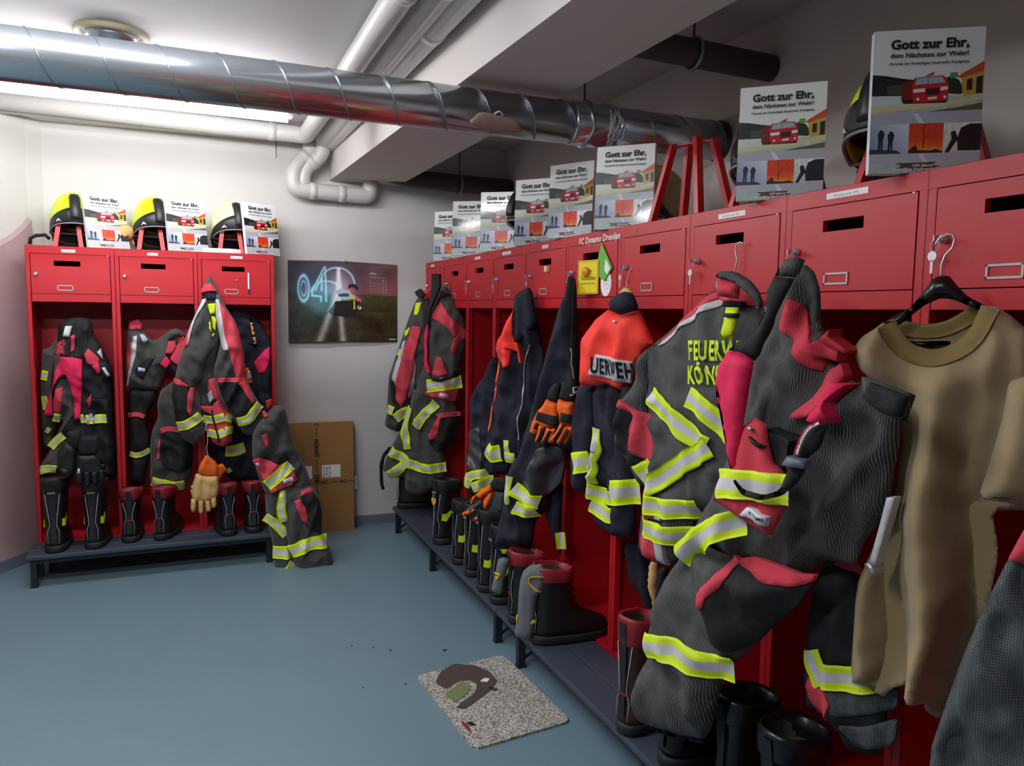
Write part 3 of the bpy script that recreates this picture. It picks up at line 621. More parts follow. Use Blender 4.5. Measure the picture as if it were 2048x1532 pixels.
# ------------------------------------------------------------------ helmets and racks
def make_helmet(shell, style):
    t = thing('fire_helmet', '', 'helmet'); A, B_, H = .140, .112, .150; NZ, NP = 14, 48
    def low(ph):            # lower rim height below the widest line, by direction (0 = front)
        c = math.cos(ph); return -.020-.045*(1-c)/2-.028*math.exp(-((abs(ph)-1.7)/.5)**2)
    def pt(ph, k, sc=1.0, zoff=0, lo=None):   # k: 0 crown .. 1 rim
        zl_ = low(ph) if lo is None else lo; tz = math.sin((1-min(k/.8, 1))*PI/2) if k < .8 else 0
        r = math.cos((1-min(k/.8, 1))*PI/2); z = H*tz if k < .8 else zl_*(k-.8)/.2
        r = r if k < .8 else 1-.02*(k-.8)/.2
        return (A*sc*r*math.cos(ph)*(1.0 if math.cos(ph) > 0 else 1.06), B_*sc*r*math.sin(ph), z*sc+zoff)
    phs = np.linspace(-PI, PI, NP+1)[:-1]
    mb = MB(); rings = [[pt(p, k) for p in phs] for k in np.linspace(.02, 1, NZ)]+[[pt(p, k, .93) for p in phs] for k in np.linspace(1, .3, 6)]
    mb.loft(rings, 0, True, True); mb.build('shell', shell, t, True)
    def lowcut(ph): return .60+.38*min(1, (abs(ph)/1.75)**1.6)
    fr = [p for p in np.linspace(-1.9, 1.9, 40)]
    vs = [];
    for p in fr:
        for k in np.linspace(0, 1, 6): k2 = lowcut(p)+(1.0-lowcut(p))*k; vs.append(pt(p, k2, 1.028))
    for p in fr:
        for k in np.linspace(0, 1, 6): k2 = lowcut(p)+(1.0-lowcut(p))*k; vs.append(pt(p, k2, .99))
    n = len(fr)*6; fs = [(i*6+k, (i+1)*6+k, (i+1)*6+k+1, i*6+k+1) for i in range(len(fr)-1) for k in range(5)]
    fs += [(i*6, n+i*6, n+(i+1)*6, (i+1)*6) for i in range(len(fr)-1)]+[(i*6+5, (i+1)*6+5, n+(i+1)*6+5, n+i*6+5) for i in range(len(fr)-1)]
    MB().add(vs, fs).build('front_guard', 'helmet_black', t, True)
    rings = []
    for k in np.linspace(.30, .86, 8):      # lamp block running up the brow
        c = Vector(pt(0, k, 1.0)); w_ = .026*(1.0 if k > .35 else .8); rings.append([(c.x+dx, dy, c.z+dz) for dx, dy, dz in ((-.01, -w_, 0), (.012, -w_*.9, .004), (.020, 0, .006), (.012, w_*.9, .004), (-.01, w_, 0))])
    MB().loft(rings).build('lamp_block', 'helmet_black', t, True)
    MB().loft([[(A*1.03*math.cos(p)*r, B_*1.03*math.sin(p)*r, low(p)*1.03-dz) for p in np.linspace(-1.5, 1.5, 24)] for r, dz in ((1, 0), (1.02, .004), (1.0, .008), (.95, .006))], 0, False, False).build('visor_edge', 'steelgrey', t, True)
    rings = [[(A*1.0*math.cos(p)*r*1.06, B_*math.sin(p)*r, low(p)-z) for p in np.linspace(PI-1.35, PI+1.35, 20)] for r, z in ((.97, 0), (.96, .03), (.93, .06), (.86, .08))]
    MB().loft(rings, 0, False, False).build('neck_guard', 'helmet_dark', t, True)
    MB().tube([(-.02, -B_*.9, -.05), (.0, -B_*.85, -.09), (.03, -.05, -.125), (.035, 0, -.13), (.03, .05, -.125), (0, B_*.85, -.09), (-.02, B_*.9, -.05)], .007, 8).build('chin_strap', 'helmet_dark', t, True)
    MB().loft([[(.85*A*r*math.cos(p), .85*B_*r*math.sin(p), z) for p in phs] for r, z in ((1, -.03), (.98, 0), (.85, .05), (.5, .10))], 0, False, True).build('liner', 'helmet_dark', t, True)
    mb = MB()
    for sd in (-1, 1):
        V, F, _ = text2d('A', .03, .3); vs2 = []
        for u, v in V:
            ph = sd*(.72)+(u-.5)*.26*(-1 if sd < 0 else -1)*-1; q = pt(ph, .90-.10*v+.02, 1.045); vs2.append(q)
        mb.add(vs2, F if sd > 0 else F)
    mb.build('letter_mark', 'letter_white', t)
    return t
def place_helmet(src, loc, ang, label, tilt=0):
    src.location = loc; src.rotation_euler = (tilt*.4, tilt, math.radians(ang)); src['label'] = label; src['group'] = 'fire helmets on the lockers'
HN = make_helmet('neon_shell', 0)
HL = [('n', (-1.955, -.02, ZH+.150), -80, 'neon yellow fire helmet on the left locker, leftmost, black brow guard'),
      ('n', (-1.565, -.02, ZH+.155), -76, 'neon yellow fire helmet on the middle of the left locker with a white A'),
      ('c', (-1.165, -.02, ZH+.16), -74, 'pale cream-yellow fire helmet on the left locker, next to its last book'),
      ('b', (.32, -2.10, ZH+.14), 178, 'buff-coloured fire helmet half hidden behind the book left of the empty rack'),
      ('n', (.165, -2.97, ZH+.14), 190, 'black and neon fire helmet mostly hidden behind the book right of the empty rack'),
      ('n', (.165, -3.38, ZH+.145), 193, 'black and neon fire helmet with a white A beside the largest book'),
      ('c', (.18, -.95, ZH+.17), 200, 'pale green fire helmet peeping over the second and third far books'),
      ('k', (.15, -1.34, ZH+.155), 190, 'dark fire helmet between the third and fourth far books'),
      ('k', (.15, -1.01, ZH+.10), 190, 'dark fire helmet between the second and third far books')]
kinds = {'n': 'neon_shell', 'c': 'cream_shell', 'b': 'buff_shell', 'k': 'helmet_black'}
for i, (k, loc, a, lab) in enumerate(HL):
    h = HN if i == 0 else copy_tree(HN)
    if k != 'n':
        for c in h.children:
            if c.name.startswith('shell'): c.data = c.data.copy(); c.data.materials.clear(); c.data.materials.append(MATS[kinds[k]])
    place_helmet(h, loc, a, lab)
def make_rack(loc, th, label, src=None):
    if src is None:
        t = thing('helmet_rack', label, 'rack', loc, th)
        for s_ in (-1, 1):
            for q in (-1, 1):
                a, b_ = Vector((s_*.125, q*.06, 0)), Vector((s_*.062, q*.03, .236)); w_ = .010; e_ = .011
                MB().add([(a.x-w_, a.y-e_, 0), (a.x+w_, a.y-e_, 0), (b_.x+w_, b_.y-e_, b_.z), (b_.x-w_, b_.y-e_, b_.z), (a.x-w_, a.y+e_, 0), (a.x+w_, a.y+e_, 0), (b_.x+w_, b_.y+e_, b_.z), (b_.x-w_, b_.y+e_, b_.z)], [(0, 1, 2, 3), (7, 6, 5, 4), (0, 4, 5, 1), (1, 5, 6, 2), (2, 6, 7, 3), (3, 7, 4, 0)]).build('leg', RED, t)
        mb = MB()
        for q in (-1, 1): mb.add([(-.074, q*.03, .232), (.074, -q*.03, .232), (.074, -q*.03+.024*1, .232), (-.074, q*.03+.024, .232), (-.074, q*.03, .236), (.074, -q*.03, .236), (.074, -q*.03+.024, .236), (-.074, q*.03+.024, .236)], [(0, 3, 2, 1), (4, 5, 6, 7), (0, 1, 5, 4), (1, 2, 6, 5), (2, 3, 7, 6), (3, 0, 4, 7)])
        mb.build('top_cross', RED, t)
    else:
        t = copy_tree(src); t.location = loc; t.rotation_euler = (0, 0, th); t['label'] = label
    t['group'] = 'red steel helmet racks'; return t
RK = make_rack((.07, -2.70, ZH), -PI/2, 'empty red steel helmet rack between two books on the right row')
for x, y, th, lab in [(-1.97, -.015, PI/2, 'red helmet rack under the leftmost neon helmet'), (-1.58, -.015, PI/2, 'red helmet rack under the middle neon helmet'), (-1.175, -.015, PI/2, 'red helmet rack under the cream-yellow helmet'),
                      (.17, -3.44, -PI/2, 'red helmet rack under the helmet beside the largest book'), (.17, -2.97, -PI/2, 'red helmet rack under the helmet right of the empty rack'), (.07, -3.93, -PI/2, 'red helmet rack cut off by the right edge of the view')]:
    make_rack((x, y, ZH), th, lab, RK)
t = tag(MB().loft([[(.20*math.cos(a)*k, .13*math.sin(a)*k, z) for a in np.linspace(0, 2*PI, 13)[:-1]] for k, z in ((.6, 0), (.62, .02), (.5, .026))]).build('folded_paper', 'paper_white', None), 'folded white sheets under the cream-yellow helmet', 'paper'); t.location = (-1.22, -.13, ZH+.001); t.scale = (.9, .6, 1)
# cap with chin straps between the first two left helmets
t = thing('cloth_bundle', 'beige cloth bundle with brown straps between the first two left helmets', 'bundle', (-1.73, -.06, ZH))
mb = MB(); rg = random.Random(8)
mb.loft([[((.055+.01*math.sin(3*a+k))*math.cos(a)*s_, .05*math.sin(a)*s_, z) for a in np.linspace(0, 2*PI, 17)[:-1]] for k, (s_, z) in enumerate(((.9, .06), (1.05, .085), (1.0, .12), (.6, .14)))]); mb.build('folded_cloth', 'tan', t, True)
for k in range(5): MB().tube([(-.05+.02*k+.03*math.cos(a), -.02+.01*k, .035+.032*math.sin(a)) for a in np.linspace(0, PI*1.6, 14)], .006, 6).build('strap', ('crest', 'wood', 'tagwhite', 'glovedark', 'tan')[k], t, True)
t = tag(MB().tube([(-.04, 0, .0), (-.035, 0, .03), (-.01, 0, .045), (.03, 0, .05), (.05, 0, .03)], .009, 8).build('rubber_strap', 'helmet_dark', None, True), 'black rubber strap lying left of the leftmost helmet', 'strap'); t.location = (-2.10, -.16, ZH+.008)

# ------------------------------------------------------------------ boots
def boot(label, loc, ang, h=.32, style='black', L=.285, sc=1.0, tilt=0, cat='boot', group='boots on the benches'):
    t = thing('firefighter_boot', label, cat, loc, math.radians(ang), group); t.scale = (sc,)*3; t.rotation_euler = (0, tilt, math.radians(ang)); N = 28
    def ring(z, heel, toe, wd, pw=.8, dz=0):
        out = []
        for k in range(N):
            a = 2*PI*k/N; c, s_ = math.cos(a), math.sin(a); ln = toe if c > 0 else heel
            x = (abs(c)**pw)*(1 if c > 0 else -1)*ln; wl = wd*(1.0 if c < 0 else 1+.10*math.sin(min(1, abs(x)/toe)*PI))
            out.append((x, (abs(s_)**pw)*(1 if s_ > 0 else -1)*wl, z+dz*c))
        return out
    up = {'black': 'boot_leather', 'rubber': 'boot_rubber', 'red': 'boot_leather', 'brown': 'boot_brown'}[style]
    toe = L-.085
    MB().loft([ring(0, .082, toe-.004, .046), ring(.010, .086, toe+.002, .049), ring(.024, .085, toe+.003, .049), ring(.034, .082, toe, .047)]).build('sole', 'rubber', t, True)
    prof = [(.032, .079, toe-.003, .045), (.055, .078, toe-.006, .044), (.075, .077, toe-.022, .042), (.092, .075, toe-.058, .040), (.11, .074, .105, .039), (.13, .074, .082, .040), (.16, .073, .068, .042), (.20, .074, .062, .045), (h*.80, .077, .062, .049), (h, .078, .062, .051)]
    MB().loft([ring(*p) for p in prof], 0, True, False).build('upper', up, t, True)
    cm = {'black': 'rubber', 'rubber': 'boot_rubber', 'red': 'boot_red', 'brown': 'boot_red'}[style]
    ch = .045 if style != 'brown' else .07
    dzc = .010
    MB().loft([ring(h-ch, .080, .065, .053), ring(h-ch+.004, .083, .068, .056), ring(h-.006, .084, .068, .057, .8, -dzc), ring(h+.004, .080, .064, .053, .8, -dzc), ring(h, .072, .057, .046, .8, -dzc), ring(h-.05, .070, .055, .044)], 0, False, False).build('collar', cm, t, True)
    MB().loft([ring(h-.004, .072, .057, .046, .8, -dzc), ring(h-.10, .066, .054, .040), ring(h-.14, .06, .05, .036)], 0, False, True).build('lining', 'boot_lining', t, True)
    st = MB()     # heel strap up the back
    st.add([(-.0845, -.013, .05), (-.0845, .013, .05), (-.080, .010, .14), (-.080, -.010, .14), (-.083, .014, h-.05), (-.083, -.014, h-.05), (-.089, .012, h), (-.089, -.012, h)], [(0, 3, 2, 1), (3, 5, 4, 2), (5, 7, 6, 4)])
    st.build('heel_strip', 'rubber', t)
    if style == 'rubber': MB().loft([ring(h-.055, .070, .055, .043), ring(h-.06, .03, .03, .02)], 0, False, True).build('insole', 'insole_green', t, True)
    for s_ in ((-1, 1) if style != 'rubber' else ()): MB().tube([(-.080, s_*.022, .045), (-.076, s_*.024, .10), (-.078, s_*.014, .13), (-.078, s_*.016, .16), (-.074, s_*.030, h-.06)], .0011, 5).build('reflective_piping', 'silver', t, True)
    if style in ('red', 'brown'): MB().box(-.0825, -.0795, -.016, .016, .118, .124).build('heel_accent', 'boot_red', t, bevel=.001)
    if style == 'black':
        for s_ in (-1, 1): MB().add([(-.070, s_*.034, .125), (-.045, s_*.0445, .12), (-.02, s_*.0465, .150), (-.02, s_*.0465, .175), (-.05, s_*.043, .155), (-.066, s_*.036, .16)], [(0, 1, 2, 3, 4, 5) if s_ < 0 else (5, 4, 3, 2, 1, 0)]).build('neon_flash', 'hivisflat', t)
        MB().box(-.0905, -.087, -.016, .016, h-.056, h-.048).build('pull_tab', 'steelgrey', t)
        MB().box(-.066, -.060, -.02, .02, h-.03, h-.01).build('inner_label', 'tagwhite', t)
    if style in ('red', 'black', 'brown'):
        mb = MB()
        for k in range(5): z = .12+.03*k; x = (.092, .072, .066, .064, .063)[k]; mb.tube([(x-.02, -.03, z), (x+.004, 0, z+.006), (x-.02, .03, z)], .003, 5)
        mb.build('laces', 'blackcloth', t, True)
    return t
BT_ = [('tall black boot with neon flash at the left end of the left bench', (-2.046, -.345, .166), 88, .365, 'black', .285, 1.08),
 ('tall black boot with neon flash under the black glove on the left bench', (-1.869, -.345, .166), 84, .350, 'black', .285, 1.05),
 ('black boot with dark red collar, third from the left on the left bench', (-1.708, -.295, .166), 86, .275, 'red', .285, 1.0),
 ('black boot with dark red collar, fourth from the left on the left bench', (-1.545, -.31, .166), 70, .275, 'red', .285, 1.0),
 ('black boot with red collar beside the tan glove on the left bench', (-1.236, -.345, .166), 100, .275, 'red', .285, 1.0),
 ('black boot with red collar, rightmost on the left bench', (-1.095, -.33, .166), 88, .275, 'red', .285, 1.0),
 ('farthest black boot on the right bench, standing beside the white wall', (-.14, -.15, .166), -8, .25, 'red', .285, 1.0),
 ('black boot with an orange crest on the heel, second on the right bench', (-.14, -.92, .166), 20, .34, 'black', .285, 1.08),
 ('black boot behind the orange glove, third on the right bench', (-.155, -1.27, .166), 5, .31, 'black', .285, .95),
 ('black boot with neon flash right of the third boot on the right bench', (-.15, -1.45, .166), 8, .335, 'black', .285, 1.0),
 ('tall black boot with silver piping left of the red-collared pair', (-.165, -1.66, .166), 0, .36, 'black', .285, .95),
 ('tall black boot with neon flash directly left of the red-collared pair', (-.16, -1.81, .166), 3, .33, 'black', .285, .98),
 ('red-collared black boot under the short grey sock', (-.165, -2.03, .166), -5, .285, 'red', .285, 1.0),
 ('red-collared laced boot lying along the open locker under the long grey sock', (-.150, -2.235, .166), -6, .29, 'red', .30, 1.05),
 ('worn dark red and brown leather boot on the right bench', (-.165, -2.87, .166), 12, .345, 'brown', .285, 1.03),
 ('black boot under the hem of the large striped trousers', (-.14, -3.07, .166), -5, .30, 'rubber', .285, 1.05),
 ('black rubber boot with green lining, left one of the pair at the bottom edge', (-.115, -3.275, .166), 5, .29, 'rubber', .30, 1.12),
 ('black rubber boot with green lining, right one of the pair at the bottom edge', (-.108, -3.43, .166), 8, .285, 'rubber', .30, 1.18)]
for lab, loc, a, h, st, L, sc in BT_: boot(lab, loc, a, h/sc, st, L, sc)
b_ = [o for o in bpy.data.objects if o.get('label', '').startswith('black boot with an orange crest')][0]
MB().add([(-.0925, -.018, .235), (-.0925, .018, .235), (-.0925, .016, .215), (-.0925, 0, .196), (-.0925, -.016, .215)], [(0, 1, 2, 3, 4)]).build('crest', 'crest', b_)
MB().add([(-.0932, -.010, .229), (-.0932, .010, .229), (-.0932, 0, .206)], [(0, 1, 2)]).build('crest_centre', 'orange', b_)

# ------------------------------------------------------------------ calendar, carton, outlet, floor mat
t = thing('wall_calendar', 'large glossy April calendar with a glowing 04 on the back wall', 'calendar', (-.84, .118, 1.197))
CW, CH = .68, .50
def curl(p):
    x, y, z = p; u, v = x/CW, z/CH; return (x, y-.012*math.sin(PI*u)*(1-v)-.006*abs(math.sin(2*PI*u))*(1-v)-.004, z+.006*math.sin(PI*u)-(.0 if v < .5 else .010*max(0, u-.5)))
def calpic(u, v):
    n = noise.noise((u*7, v*9, 1.5)); n2 = noise.noise((u*30, v*34, 4.5))
    if v > .60-.02*u: c = np.array((58+70*u+40*max(0, 1-abs(v-.66)*7)*u, 58+30*u, 76+14*u))+n*16
    else: c = np.array((70+34*u, 62+24*u, 52-4*u))*(.55+.5*v)+n*22+n2*16*(1-v)
    if v < .60 and v > .38+.3*(1-u)*0 and u > .62: c = np.array((78, 76, 44))+n2*14-(.6-v)*90
    g = math.exp(-((u-.30)/.17)**2-((v-.55)/.24)**2); c = c+np.array((40, 130, 165))*g*.75
    for u0, u1, w_ in ((.45, .27, .022), (.45, .485, .016)):
        k = (1-v); cu = u0+(u1-u0)*max(0, (k-.35))/.65 if k > .35 else u0+(k-.35)*.0; wd = w_*(.6+1.2*k); c = c+np.array((165, 165, 165))*math.exp(-((u-cu)/wd)**2)*(.75 if k > .08 else 0)
    g = math.exp(-((u-.47)/.10)**2-((v-.70)/.18)**2); c = c+np.array((120, 120, 130))*g*.7
    def arc(cx, cy, rx, ry, w_, lo=-9): d = math.hypot((u-cx)/rx, (v-cy)/ry)-1; return math.exp(-(d/w_)**2) if v > lo else 0
    gl = max(arc(.135, .66, .048, .155, .16), arc(.135, .66, .024, .09, .2)*.8, arc(.44, .72, .155, .20, .05, .72), arc(.34, .60, .14, .15, .06, .62)*.8)
    def sg(ax, ay, bx, by, w_): 
        t_ = max(0, min(1, ((u-ax)*(bx-ax)+(v-ay)*(by-ay))/((bx-ax)**2+(by-ay)**2))); return math.exp(-(math.hypot(u-ax-(bx-ax)*t_, (v-ay-(by-ay)*t_)*.75)/w_)**2)
    for q in ((.32, .92, .21, .62), (.21, .62, .21, .57), (.21, .57, .29, .56), (.29, .56, .29, .50), (.33, .92, .335, .50), (.30, .80, .24, .64), (.30, .80, .295, .64)): gl = max(gl, sg(*q, .008))
    return tuple(c+np.array((100, 165, 190))*gl)
P = Print(); P.grid(0, CW, 0, CH, 130, 96, calpic); cq = lambda L: [(u*CW, v*CH) for u, v in L]
P.poly(cq([(.34, .36), (.42, .50), (.62, .53), (.66, .44), (.68, .36), (.60, .30), (.40, .32)]), (34, 34, 40)); P.poly(cq([(.35, .37), (.41, .47), (.46, .48), (.46, .34), (.38, .33)]), (92, 110, 140))
P.poly(cq([(.38, .52), (.40, .62), (.47, .66), (.56, .64), (.57, .55), (.50, .52)]), (196, 212, 228)); P.poly(cq([(.44, .56), (.54, .56), (.55, .60), (.46, .61)]), (60, 90, 110))
P.poly(cq([(.50, .62), (.60, .62), (.58, .66), (.52, .66)]), (226, 90, 130)); P.poly(cq([(.60, .52), (.66, .50), (.65, .55), (.60, .58)]), (226, 90, 140)); P.poly(cq([(.54, .53), (.60, .53), (.60, .58), (.56, .60)]), (206, 214, 140))
P.poly(cq([(.50, .53), (.575, .52), (.575, .43), (.55, .43)]), (206, 222, 40)); P.poly(cq([(.585, .52), (.598, .52), (.60, .41), (.575, .40), (.575, .41), (.585, .42)]), (206, 222, 40))
for a, b_ in ((.55, .70), (.575, .71), (.60, .70), (.615, .68)): P.poly(cq([(a-.012, b_-.03), (a+.012, b_-.03), (a+.014, b_+.015), (a-.008, b_+.02)]), (26, 36, 60))
P.poly(cq([(.62, .44), (.635, .46), (.63, .41), (.65, .45), (.66, .42), (.645, .40), (.62, .42)]), (226, 226, 230)); P.poly(cq([(.88, .025), (.91, .025), (.895, .055)]), (210, 40, 50)); P.poly(cq([(.92, .025), (.985, .025), (.985, .042), (.92, .042)]), (214, 216, 220))
P.build('picture', t, 'print_gloss', curl)
mb = MB(); yy = -.0042
text_on(mb, 'APRIL', .735*CW, .855*CH, .065*CW, .026*CH, yy, .0)
for i, d in enumerate('MDMDFSS'): text_on(mb, d, (.735+.025*i)*CW, .815*CH, .010*CW, .015*CH, yy, 0)
day = 1
for r_ in range(5):
    for i in range(7):
        if (r_ == 0 and i < 5) or day > 30: continue
        if i >= 5 or r_ > 0: text_on(mb, str(day), (.735+.025*i)*CW, (.775-.035*r_)*CH, .012*CW, .014*CH, yy, -.005 if i < 5 else .01)
        day += 1
mb.v = [curl(p) for p in mb.v]; mb.build('month_lettering', 'letter_white', t)
g_ = MB(); nx = 24
vs = [curl((CW*i/nx, .0, z)) for z in (0, CH) for i in range(nx+1)]; vs += [(x, y+.005, z) for x, y, z in vs]; n_ = nx+1
vs = [(x, y+.0025, z) for x, y, z in vs]; g_.add(vs, [(i, i+1, n_+i+1, n_+i) for i in range(nx)]+[(2*n_+i+1, 2*n_+i, 3*n_+i, 3*n_+i+1) for i in range(nx)]+[(i+1, i, 2*n_+i, 2*n_+i+1) for i in range(nx)]+[(n_+i, n_+i+1, 3*n_+i+1, 3*n_+i) for i in range(nx)]+[(0, n_, 3*n_, 2*n_), (nx, 2*n_+nx, 3*n_+nx, n_+nx)]); g_.build('pages', 'boot_red', t)
mb = MB()
for i in range(90):
    if 44 < i < 48: continue
    x = CW*(i+.5)/90; c = curl((x, 0, CH)); mb.tube([(c[0], c[1]+.001, c[2]-.008), (c[0], c[1]-.004, c[2]-.003), (c[0], c[1]+.001, c[2]+.003)], .0011, 4)
o = mb.build('wire_binding', 'steelgrey', t, True, kind='stuff'); MB().loft([[(.345+r*math.cos(a), y, CH+.008+r*math.sin(a)) for a in np.linspace(0, 2*PI, 17)[:-1]] for r, y in ((.006, .01), (.006, -.006), (.010, -.008), (.010, -.014), (.004, -.016))]).build('wall_pin', 'steel', t, True)
# carton
t = thing('carton', 'flat brown cardboard carton leaning against the back wall with black printed tape', 'box', (-.88, .055, 0)); t.rotation_euler = (math.radians(-3), 0, math.radians(-2))
MB().box(0, .425, 0, .045, 0, .695).build('carton_body', 'carton', t, bevel=.002)
mb = MB(); TX = .195; TZ = .315
def vtext(body, z0, ln): V, F, _ = text2d(body, .05); mb.add([(TX-.012+.025*v, -.0012, z0-u*ln) for u, v in V], F)
vtext('C', .69, .016)
mb.box(TX-.002, TX+.002, -.0012, -.0008, .60, .665); vtext('HONGT', .59, .115)
mb.box(TX-.002, TX+.002, -.0012, -.0008, .385, .465); vtext('CNH', .37, .06); mb.box(TX-.002, TX+.002, -.0012, -.0008, .21, .30)
def htext(body, x0, ln): V, F, _ = text2d(body, .03); mb.add([(x0+ln-u*ln, -.0012, TZ+.011-.022*v) for u, v in V], F)
htext('CNH', .215, .05); mb.box(.275, .325, -.0012, -.0008, TZ-.002, TZ+.002); htext('CNH', .335, .045); mb.box(.388, .425, -.0012, -.0008, TZ-.002, TZ+.002)
mb.build('printed_tape', 'ink', t)
f_ = MB().box(.225, .340, -.0014, -.0004, .345, .425).build('shipping_label', 'paper_white', t)
mb = MB(); rg = random.Random(2)
for k in range(8):
    for c in range(3): z = .35+.0085*k; x = .233+.018*c; mb.box(x, x+rg.uniform(.004, .010), -.0018, -.0015, z, z+.004*rg.random()+.002)
mb.build('label_print', 'ink', f_)
MB().box(.10, .165, -.0014, -.0004, .345, .425).build('shipping_label', 'paper_white', t)
t = tag(MB().box(-.03, .03, -.03, 0, -.045, .045).build('wall_socket', 'outlet', None, bevel=.006), 'small white surface socket low on the back wall behind the carton', 'socket'); t.location = (-.452, .128, .29)
# floor mat
t = thing('door_mat', 'speckled grey mat with a dark brown stained print lying on the floor', 'mat', (-.42, -2.27, 0))
q = [(-.205, .257), (.173, .304), (.204, -.248), (-.166, -.286)]; pts = []
for i in range(4):
    a, b_, c = Vector(q[i-1]), Vector(q[i]), Vector(q[(i+1) % 4]); s_, e_ = b_+(a-b_).normalized()*.035, b_+(c-b_).normalized()*.035; pts += [s_.lerp(b_, u).lerp(b_.lerp(e_, u), u) for u in np.linspace(0, 1, 7)]
pts = resample(pts, .012); V, F = tri(pts, .012); mb = MB(); n = len(V)
zz = [.008+.0012*noise.noise((x*90, y*90, 1)) for x, y in V]; bd = len(pts)
mb.add([(x, y, z) for (x, y), z in zip(V, zz)], F); mb.add([(p.x, p.y, .0) for p in pts]+[(p.x, p.y, .0085) for p in pts], [(i, (i+1) % bd, bd+(i+1) % bd, bd+i) for i in range(bd)]); mb.build('pile', 'mat_pile', t, True)
def patch(name, L, m, z=.0102):
    P_ = [Vector((x+.42, y+2.27)) for x, y in L]; P_ = resample(chaikin(P_), .01); V, F = tri(P_, .01); MB().add([(x, y, z) for x, y in V], F).build(name, m, t)
patch('printed_shape', [(-.575, -2.10), (-.53, -2.02), (-.46, -1.975), (-.385, -2.02), (-.35, -2.09), (-.35, -2.17), (-.40, -2.225), (-.47, -2.275), (-.53, -2.315), (-.56, -2.30), (-.53, -2.27), (-.475, -2.235), (-.445, -2.20), (-.43, -2.15), (-.45, -2.12), (-.49, -2.115), (-.55, -2.16)], mat('stain_brown', (74, 62, 58), .9, bump=.4, bscale=200))
patch('printed_grass', [(-.57, -2.19), (-.52, -2.16), (-.48, -2.12), (-.455, -2.15), (-.465, -2.19), (-.51, -2.235), (-.55, -2.26)], mat('grass_print', (116, 126, 84), .9, bump=.4, bscale=200), .0106)
patch('printed_drop', [(-.40, -2.20), (-.375, -2.215), (-.37, -2.235), (-.395, -2.235)], 'stain_brown2' if False else 'stain_brown')
patch('printed_eye', [(-.415, -2.15), (-.39, -2.13), (-.37, -2.14), (-.39, -2.165)], 'tagwhite', .0108)
patch('red_mark', [(-.575, -2.395), (-.565, -2.39), (-.555, -2.43), (-.565, -2.47)], 'boot_red'); patch('black_mark', [(-.56, -2.40), (-.54, -2.40), (-.53, -2.43), (-.55, -2.425)], 'ink')
rg = random.Random(11)
for i, (x, y, r) in enumerate([(-.66, -1.75, .006), (-.675, -2.05, .005), (-.83, -2.02, .003), (-.45, -1.83, .009), (-.80, -1.65, .004), (-.72, -1.70, .004)]):
    t = tag(MB().loft([[(r*k*math.cos(a)*(1+.4*math.sin(a)), r*k*math.sin(a), z) for a in np.linspace(0, 2*PI, 8)[:-1]] for k, z in ((.8, 0), (1, .0015), (.5, .003))]).build('dirt_crumb', 'rubber', None), ['tiny dark crumb on the floor left of the far bench leg', 'tiny dark crumb on the floor, lowest of the five loose ones', 'faint tiny crumb on the floor left of the lowest crumb', 'black sliver of dirt on the floor just behind the mat', 'tiny crumb on the floor, leftmost of the two by the benches', 'tiny crumb on the floor between two others left of the mat'][i], 'dirt', 'dirt crumbs on the floor'); t.location = (x, y, 0)



